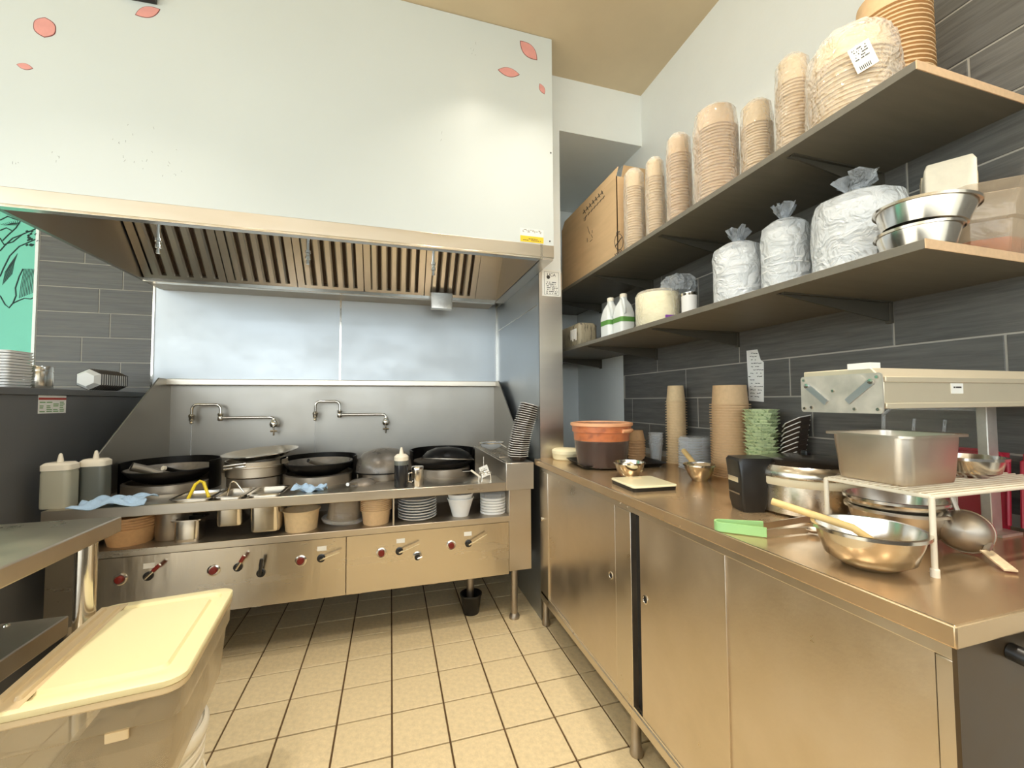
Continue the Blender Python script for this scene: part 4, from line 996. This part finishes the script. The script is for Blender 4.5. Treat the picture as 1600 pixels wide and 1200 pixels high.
MB().lathe([(.142, .126), (.1445, .165), (.152, .168), (.152, .196)], 44, cap=False).build('smear', 'sauce_smear', ts)
MB().lathe([(.157, .196), (.161, .198), (.161, .21), (.15, .212), (.147, .206)], 44).build('rim', 'rim_orange', ts)
MB().tube([(.157*math.cos(a), .157*math.sin(a), .175) for a in [-1.35+i*.09 for i in range(8)]], .009, 8).build('handle', 'rim_orange', ts)
t = basin('small shiny steel bowl with lemon in front of sauce tub', .965, -.60, ZC, .066, .062, (0, 0, 0), 'chrome', name='steel_bowl', sub=.7)
MB().lathe([(0, 0), (.03, .008), (.04, .02), (.028, .032), (0, .04)], 18, (.012, -.01, .012)).build('lemon', 'cream', t)
sq = [onZ(*v, ZC+.02) for v in ((960, 748), (1006, 742), (1053, 754), (1000, 764))]
cx_ = sum(p.x for p in sq)/4; cy_ = sum(p.y for p in sq)/4
ang = math.atan2(sq[3].y-sq[0].y, sq[3].x-sq[0].x)
t = thing('kitchen_scale', 'flat pale kitchen scale with black base', 'scale', (cx_, cy_, ZC), ang)
hl = ((sq[3]-sq[0]).length+(sq[2]-sq[1]).length)/4; hw = ((sq[1]-sq[0]).length+(sq[2]-sq[3]).length)/4
MB().rrect([(0, 0, hl*.97, hw*.97, .012, 0), (0, 0, hl*.99, hw*.99, .012, .014)]).build('base', 'black_plastic', t)
MB().rrect([(0, 0, hl, hw, .012, .014), (0, 0, hl, hw, .012, .019), (0, 0, hl*.99, hw*.99, .012, .02)]).build('platform', 'scale_top', t)
MB().box(-hl*.72, -hl*.52, -hw*.3, hw*.3, .02, .0204).build('display', 'milk_edge', t, False)
stack('kraft_bowl', inv_mesh('kraft_bowl', .043, .034, .055, 'kraft_dk'), 1.28, -.175, ZC, 9, .0135, 'brown kraft cup stacked behind the sauce tub', 'cup', 'kraft cups behind the sauce tub')
stack('clear_cup', MB().lathe([(.026, 0), (.036, .09), (.039, .092), (.039, .096), (.034, .094), (.024, .003), (0, .003)], 24).mesh('clear_cup', 'clear_plastic'), 1.36, -.235, ZC, 5, .014, 'clear plastic cup stacked beside brown kraft cups', 'cup', 'clear cups on the worktop')
stack('kraft_cup', inv_mesh('kraft_cup', .047, .039, .085, 'kraft_lt', .007), 1.43, -.315, ZC, 24, .0138, 'kraft cup in the narrow upturned stack on worktop', 'cup', 'narrow upturned kraft cups')
stack('clear_dome', MB().lathe([(.076, 0), (.078, .004), (.072, .008), (.066, .016), (0, .018), (0, .0165), (.064, .0145), (.07, .006)], 32).mesh('clear_dome', 'clear_plastic'), 1.40, -.485, ZC, 12, .0122, 'clear plastic dome in the stack before kraft cups', 'dome', 'clear domes on the worktop')
stack('kraft_bowl', inv_mesh('kraft_bowl', .072, .066, .085, 'kraft', .009, 32), 1.41, -.695, ZC, 28, .0113, 'kraft bowl in the thick upturned stack on worktop', 'bowl', 'thick upturned kraft bowls')
gt = tray_mesh('green_tray', .062, .022, 6, ('green_tray', 'green_tray'))
stack('green_tray', gt, 1.40, -.86, ZC, 21, .0132, 'green patterned tray stacked beside the kraft bowls', 'tray', 'green trays on the worktop')
tr3 = tray_mesh('foam_tray', .05, .024)
for k in range(9):
    tag(inst('foam_tray', tr3, None, (1.455, -.955-.003*k, ZC+.075+k*.0185), (math.radians(-28), math.radians(6), .4)), nth('dark foam tray leaning beside the green trays', k, 9), 'tray', 'dark trays beside green trays')
tag(MB().rrect([(1.45, -.955, .05, .045, .01, ZC), (1.45, -.955, .055, .05, .01, ZC+.05)]).build('green_box', 'green_tray'), 'low green box under the dark leaning trays', 'box')
t = basin('steel bowl holding a pastry brush behind the cooker', 1.20, -.745, ZC, .062, .062, (0, 0, 0), name='steel_bowl', sub=.66)
t = thing('pastry_brush', 'wooden pastry brush resting in the steel bowl', 'brush', (1.20, -.72, ZC+.03))
q = onZ(1068, 704, ZC+.10)-Vector((1.20, -.72, ZC+.03))
MB().tube([(.02, -.01, .0), tuple(q)], .011, 10).build('handle', 'wood', t)
MB().box(-.0, .05, -.03, .0, .022, .036).build('bristles', 'brush', t)
# electric cooker
ck = thing('rice_cooker', 'round steel electric cooker with dark glossy lid', 'cooker', (1.185, -1.213, ZC))
RC = .152
MB().lathe([(RC*.9, 0), (RC*.97, .008), (RC*.98, .09), (RC*.98, .095)], 48).build('body', 'cooker_steel', ck)
MB().lathe([(RC*.985, .085), (RC*1.01, .09), (RC*1.01, .106), (RC*.98, .11)], 48).build('band', 'cooker_band', ck)
MB().lathe([(RC*1.02, .108), (RC*1.03, .114), (RC*1.0, .13), (RC*.93, .142)], 48).build('lid_rim', 'cooker_steel', ck)
MB().lathe([(RC*.94, .141), (RC*.85, .15), (RC*.5, .158), (0, .16)], 48).build('lid', 'cooker_lid', ck)
MB().rrect([(.06, .05, .012, .012, .004, .15), (.06, .05, .010, .010, .004, .166)]).build('vent', 'black_plastic', ck)
dl = (onZ(1135, 796, ZC)-Vector((1.185, -1.213, ZC))); dl.z = 0; ad = math.atan2(dl.y, dl.x)
lt = MB().rrect([(0, 0, .032, .036, .008, 0), (0, 0, .038, .04, .008, .03), (0, 0, .040, .042, .008, .10), (.004, 0, .05, .042, .01, .148), (.01, 0, .05, .04, .01, .156)]).build('latch', 'black_plastic', ck, loc=(math.cos(ad)*(RC+.026), math.sin(ad)*(RC+.026), 0), rot=(0, 0, ad+PI))
MB().box(-.043, -.040, -.028, .028, .085, .10).build('button', 'steel_bright', lt)
MB().box(-.042, -.0405, -.03, .03, .05, .054).build('seam', 'steel_dull', lt)
# green tongs
a = onZ(1117, 824, ZC+.01); b = onZ(1198, 834, ZC+.01); c = onZ(1192, 812, ZC+.03); e = onZ(1292, 806, ZC+.01); e2 = onZ(1262, 828, ZC+.01)
t = thing('tongs', 'steel tongs with pale green grips lying on the worktop', 'tongs', (a.x, a.y, ZC))
o_ = Vector((a.x, a.y, ZC))
def strip(m, pts, h, th=.004):
    rings = []
    for i, p in enumerate(pts):
        p = Vector(p); q_ = Vector(pts[min(i+1, len(pts)-1)]); r_ = Vector(pts[max(i-1, 0)]); tn = (q_-r_); tn.z = 0; tn.normalize(); nn = Vector((-tn.y, tn.x, 0))*th/2
        rings.append([tuple(p-nn), tuple(p+nn), tuple(p+nn+Vector((0, 0, h))), tuple(p-nn+Vector((0, 0, h)))])
    return m.loft(rings)
ug = (b-a); ug.z = 0; ug.normalize(); ng = Vector((-ug.y, ug.x, 0)); RG = .016
g1 = [tuple(b-o_-Vector((0, 0, .008)))]+[tuple(ug*(.035*(1-k/3)+RG)+Vector((0, 0, .002))) for k in range(3)]
g1 += [tuple(ug*RG-ug*RG*math.sin(q_)+ng*RG*(1-math.cos(q_))+Vector((0, 0, .002))) for q_ in (0, .5, 1.0, 1.57, 2.1, 2.6, 3.14)]
g1 += [tuple(ug*(RG+.03)+ng*(2*RG)+Vector((0, 0, .004))), tuple(c-o_-Vector((0, 0, .026)))]
strip(MB(), g1, .022, .005).build('grip', 'green_tong', t)
strip(MB(), [tuple(b-o_-Vector((0, 0, .006))), tuple(e2-o_-Vector((0, 0, .008)))], .016, .002).build('arm', 'steel_worn', t)
strip(MB(), [tuple(c-o_-Vector((0, 0, .024))), tuple(e-o_-Vector((0, 0, .008)))], .016, .002).build('arm', 'steel_worn', t)
for v in (e2, e):
    MB().lathe([(0, 0), (.012, .003), (.02, .01), (.018, .011), (.01, .005), (0, .002)], 12, tuple(v-o_+Vector((.012, -.004, -.008)))).build('claw', 'steel_worn', t)
# big bowl and spoon
bb = onZ(1367, 880, ZC)
basin('largest steel mixing bowl near the worktop front edge', .893, -1.562, ZC, .091, .072, (0, 0, 0), 'steel_bright', sub=.78)
t = thing('wooden_spoon', 'pale wooden spoon leaning in the largest mixing bowl', 'spoon', (.885, -1.54, ZC))
q = onY(1206, 783, -1.42)-Vector((.885, -1.54, ZC))
MB().tube([(.02, -.035, .04), (.0, .0, .068), tuple(q)], .0075, 10).build('handle', 'wood', t)
MB().lathe([(0, -.006), (.016, -.003), (.018, .002), (0, .006)], 14, (.024, -.04, .036)).build('bowl', 'wood', t)
# wire rack with pan and bowl
RZ = 1.05; rx0, rx1, ry0, ry1 = .951, 1.40, -1.634, -1.441
t = thing('wire_riser', 'white coated wire rack raised on four legs', 'rack', (0, 0, 0))
m = MB().tube([(rx0, ry0, RZ), (rx1, ry0, RZ), (rx1, ry1, RZ), (rx0, ry1, RZ), (rx0, ry0, RZ)], .004, 8); m.build('frame', 'wire_white', t)
for k in range(15):
    y = ry0+(ry1-ry0)*(k+.5)/15; MB().tube([(rx0, y, RZ+.004), (rx1, y, RZ+.004)], .0022, 6).build('wire', 'wire_white', t)
for k in range(3):
    x = rx0+.02+(rx1-rx0-.04)*k/2; MB().tube([(x, ry0, RZ), (x, ry1, RZ)], .003, 6).build('cross_wire', 'wire_white', t)
for x in (rx0, rx1):
    for y in (ry0, ry1):
        l_ = MB().cyl((x, y, ZC), (x, y, RZ), .0048, n=10).build('leg', 'wire_white', t); MB().lathe([(.007, 0), (.007, .014), (.005, .016)], 10, (x, y, ZC)).build('tip', 'cap_white', l_)
pz = RZ+.0065
cpan = onZ(1402, 755, pz)
t = pan('deep_pan', 'deep steel food pan standing on the white wire rack', 1.055, -1.515, .098, .085, pz+.101, .10, 'steel_worn', rim=.01)
p = onZ(1535, 752, pz)
basin('shallow steel bowl on the wire rack beside the pan', 1.245, -1.545, pz, .062, .042, (0, 0, 0), 'steel_bright', name='steel_bowl', sub=.8)
basin('steel mixing bowl under the wire rack, lower of two', 1.13, -1.47, ZC, .096, .072, (0, 0, 0), 'steel_worn', sub=.78, group='bowls under the wire rack')
basin('steel mixing bowl nested in another under the rack', 1.132, -1.465, ZC+.022, .096, .072, (0, 0, .0), 'steel_bright', sub=.78, group='bowls under the wire rack')
# ladle on the worktop
p = onZ(1523, 852, ZC)
t = thing('ladle', 'steel ladle with bent handle at the right worktop end', 'ladle', (1.165, -1.572, ZC))
lq = (CAM-Vector((1.165, -1.572, ZC+.045))); lq = Vector((lq.x, lq.y, .28)).normalized().to_track_quat('Z', 'Y').to_matrix().to_4x4()
MB().lathe([(.043, 0), (.042, .012), (.034, .028), (.018, .037), (0, .04)], 28).xf(lq).build('bowl', 'steel_dull', t, loc=(0, 0, .045))
MB().lathe([(.043, -.001), (.0455, 0), (.0445, .002), (.0425, .001)], 28).xf(lq).build('rim', 'steel_bright', t, loc=(0, 0, .045))
MB().tube([(.0, .01, .085), (-.002, .02, .125)], .005, 8).build('hook', 'steel_dull', t)
h0 = onZ(1546, 850, ZC+.03)-Vector((1.165, -1.572, ZC)); h1 = onZ(1541, 862, ZC+.02)-Vector((1.165, -1.572, ZC)); h2 = onZ(1580, 893, ZC+.004)-Vector((1.165, -1.572, ZC))
MB().tube([tuple(h0), tuple(h1)], .006, 8).build('neck', 'steel_dull', t)
m = MB(); u = (h2-h1).normalized(); n_ = Vector((-u.y, u.x, 0)).normalized()*.010
m.loft([[tuple(h1-n_), tuple(h1+n_), tuple(h1+n_+Vector((0, 0, .003))), tuple(h1-n_+Vector((0, 0, .003)))], [tuple(h2-n_), tuple(h2+n_), tuple(h2+n_+Vector((0, 0, .003))), tuple(h2-n_+Vector((0, 0, .003)))]]).build('handle', 'brush', t)
# food warmer strip with stand
t = thing('food_warmer', 'long beige heat lamp bar with metal end plate', 'food warmer', (0, 0, 0))
wx0, wy0, wy1, wz0, wz1 = .853, -1.622, -1.47, 1.207, 1.28
MB().prism([(wy0, wz0+.008), (wy0, wz1-.006), (wy0+.012, wz1+.002), (wy0+.02, wz1+.012), (wy1, wz1+.012), (wy1, wz0+.008)], 'x', wx0+.004, WX-.03).build('housing', 'warmer_beige', t, bevel=.002)
MB().box(wx0+.004, WX-.03, wy0-.004, wy0, wz1-.016, wz1-.006).build('upper_bead', 'warmer_beige', t, bevel=.001)
MB().box(wx0+.004, WX-.03, wy0-.004, wy0, wz0+.008, wz0+.018).build('lower_bead', 'warmer_beige', t, bevel=.001)
ep = MB().rrect([(0, 0, .078, .038, .006, 0), (0, 0, .078, .038, .006, .0025)]).build('end_plate', 'galv', t, loc=(wx0, (wy0+wy1)/2, (wz0+wz1)/2), rot=(PI/2, 0, -PI/2))
# local x -> -y world, local y -> z, local z -> -x
for (x0_, y0_, x1_, y1_) in ((-.062, .018, -.022, -.018), (.062, .022, .018, -.016)):
    m = MB(); v = Vector((x1_-x0_, y1_-y0_, 0)); n_ = Vector((-v.y, v.x, 0)).normalized()*.006
    A, B = Vector((x0_, y0_, .0025)), Vector((x1_, y1_, .0025))
    m.loft([[tuple(A-n_), tuple(A+n_), tuple(B+n_), tuple(B-n_)], [tuple(A-n_+Vector((0, 0, .004))), tuple(A+n_+Vector((0, 0, .004))), tuple(B+n_+Vector((0, 0, .004))), tuple(B-n_+Vector((0, 0, .004)))]]).build('lamp_tab', 'steel_panel', ep)
    MB().lathe([(.005, .006), (.005, .009), (0, .0095)], 10, (x0_, y0_, 0)).build('screw', 'steel_bright', ep)
for x_, y_ in ((-.07, .03), (-.07, -.03), (-.055, -.028), (.07, .03), (.07, -.03), (-.01, .006), (.03, -.03)):
    MB().lathe([(.0035, .0025), (.003, .005), (0, .005)], 8, (x_, y_, 0)).build('screw', 'steel_bright', ep)
MB().lathe([(.014, .0025), (.0145, .0032), (.0, .0034)], 18, (.036, .022, 0)).build('knockout', 'galv', ep)
p = onY(1495, 607, wy0); MB().box(p.x-.018, p.x+.018, wy0-.0008, wy0, p.z-.010, p.z+.010).build('sticker', 'label_white', t, False)
m = MB(); bars(m, p.x-.012, p.x+.014, p.z-.001, p.z+.006, 1, wy0-.0008, .9, 8); m.build('print', 'print_dark', t, False)
MB().box(1.385, 1.425, -1.515, -1.495, ZC, wz0+.008).build('post', 'galv', t, bevel=.002)
MB().box(1.365, 1.445, -1.54, -1.47, ZC, ZC+.006).build('foot', 'galv', t)
MB().box(wx0+.002, wx0+.03, wy0+.02, wy0+.06, wz1+.01, wz1+.022).build('end_cap', 'label_white', t)
# red and clear pan covers standing at the wall end
def slabthing(name, label, cat, x, y, z, hw, hh, mat, lean, rz, ribs=True):
    t = thing(name, label, cat, (x, y, z), rz)
    t.rotation_euler = (lean, 0, rz)
    MB().box(-hw, hw, -.003, .003, 0, hh).build('sheet', 'clear_wall' if mat == 'clear_plastic' else mat, t)
    MB().tube([(-hw, -.004, .01), (-hw, -.004, hh-.02), (-hw+.02, -.004, hh), (hw-.02, -.004, hh), (hw, -.004, hh-.02), (hw, -.004, .01)], .005, 8).build('rim', mat, t)
    if ribs:
        for dx in (-.2, .1): MB().tube([(dx*hw*2-.01, -.005, .02), (dx*hw*2+.01, -.005, hh-.03)], .0035, 6).build('rib', 'clear_plastic', t)
    return t
slabthing('cutting_board', 'red plastic board leaning on the tiles behind the wire rack', 'board', 1.475, -1.375, ZC, .13, .19, 'red_plastic', math.radians(-4), -PI/2, False)
slabthing('cutting_board', 'red plastic board at the right frame edge', 'board', 1.475, -1.66, ZC, .13, .19, 'red_plastic', math.radians(-4), -PI/2, False)
slabthing('food_pan_cover', 'clear plastic pan cover standing before the red board', 'cover', 1.435, -1.37, ZC, .115, .30, 'clear_plastic', math.radians(-4), -PI/2)
# paper note on the wall
t = thing('paper_note', 'long white handwritten note taped to the dark tiles', 'note', (0, 0, 0))
pp = [onX(*v, WX-.009) for v in ((1166, 548), (1183, 546), (1188, 562), (1193, 566), (1193, 628), (1170, 626))]
MB().loft([[(WX-.007, p.y, p.z) for p in pp], [(WX-.008, p.y, p.z) for p in pp]]).build('sheet', 'label_white', t, False)
m = MB(); R = random.Random(6)
for i in range(14):
    yy = 552+i*5.2; x = 1169.5+R.uniform(0, 5)
    while x < (1181 if i < 3 else 1190):
        w_ = R.uniform(1, 3.4)
        if R.random() < .75:
            A = onX(x, yy, WX-.0085); B = onX(x+w_, yy+R.uniform(-.8, .8), WX-.0085); m.tube([(WX-.0083, A.y, A.z), (WX-.0083, B.y, B.z)], .0014, 4)
        x += w_+R.uniform(.6, 1.4)
m.build('handwriting', 'print_dark', t, False)

# ================================================================== STORAGE BIN AND PAIL AT LEFT FRONT
LZ = .63
cs = [onZ(*v, LZ) for v in ((362, 918), (272, 1072), (-48, 1112), (166, 948))]
bx = sum(p.x for p in cs)/4+.008; by = sum(p.y for p in cs)/4
hx = (abs(cs[0].x-cs[3].x)+abs(cs[1].x-cs[2].x))/4; hy = (abs(cs[0].y-cs[1].y)+abs(cs[3].y-cs[2].y))/4+.004
rz = math.atan2(cs[0].x-cs[1].x, -(cs[0].y-cs[1].y))
rz = math.atan2(-(cs[0].x-cs[1].x), cs[0].y-cs[1].y)
PLZ = .385
t = thing('storage_bin', 'translucent plastic food bin with cream lid at the left front', 'bin', (bx, by, PLZ+.002), rz)
H = LZ-PLZ
MB().rrect([(0, 0, hx*.84, hy*.87, .03, 0), (0, 0, hx*.86, hy*.89, .035, .01), (0, 0, hx*.93, hy*.945, .035, H*.62), (0, 0, hx*.97, hy*.97, .035, H*.64), (0, 0, hx*.98, hy*.98, .035, H-.03)]).build('tub', 'milky_plastic', t)
MB().rrect([(hx*.2, -hy*.1, hx*.58, hy*.7, .03, .008), (hx*.2, -hy*.1, hx*.58, hy*.7, .03, H*.35), (hx*.2, -hy*.1, hx*.5, hy*.6, .03, H*.42)]).build('contents', 'bin_frost', t)
MB().rrect([(0, 0, hx*.985, hy*.985, .04, H-.034), (0, 0, hx, hy, .04, H-.03), (0, 0, hx, hy, .04, H-.018)]).build('flange', 'milk_edge', t)
ld_ = MB().rrect([(0, 0, hx*1.0, hy*1.0, .04, H-.017), (0, 0, hx*1.01, hy*1.01, .04, H-.014), (0, 0, hx*1.01, hy*1.01, .04, H-.003), (0, 0, hx*.995, hy*.995, .04, H), (0, 0, hx*.86, hy*.88, .03, H), (0, 0, hx*.84, hy*.86, .03, H-.007), (0, 0, hx*.72, hy*.77, .02, H-.007), (0, 0, hx*.69, hy*.75, .02, H+.001)]).build('lid', 'milk_lid', t)
for k in range(2):
    MB().rrect([(-hx*.90+.03*k, 0, .008, hy*.86, .006, H-.001), (-hx*.90+.03*k, 0, .005, hy*.85, .005, H+.009)]).build('lid_rib', 'milk_edge', ld_)
MB().box(-hx*.99, -hx*.62, -hy*.97, hy*.95, H-.001, H+.0012).build('lid_band', 'milk_edge', ld_, bevel=.001)
MB().rrect([(hx*.3, -hy*.955, .02, .004, .003, H*.55), (hx*.3, -hy*.96, .02, .004, .003, H*.63)]).build('catch', 'milk_edge', t)
p = onZ(322, 1112, PLZ-.01)
t = thing('pail', 'white ribbed plastic pail under the storage bin', 'pail', (p.x-.142, p.y-.05, 0))
MB().lathe([(.128, 0), (.132, .006), (.143, .27), (.150, .272), (.150, .29), (.144, .292), (.144, .305), (.152, .307), (.152, .322), (.146, .324), (.146, .335), (.154, .337), (.154, .352)], 48).build('body', 'pail_white', t)
MB().lathe([(.156, .345), (.159, .35), (.159, .366), (.154, .374), (.148, .376), (.143, .37), (0, .37)], 48).build('lid', 'pail_white', t)
MB().tube([(.153*math.cos(a), .153*math.sin(a), .29-.16*math.sin((a+1.4)/2.8*PI)*.6) for a in [-1.4+i*.14 for i in range(21)]], .003, 6).build('bail', 'pail_white', t)
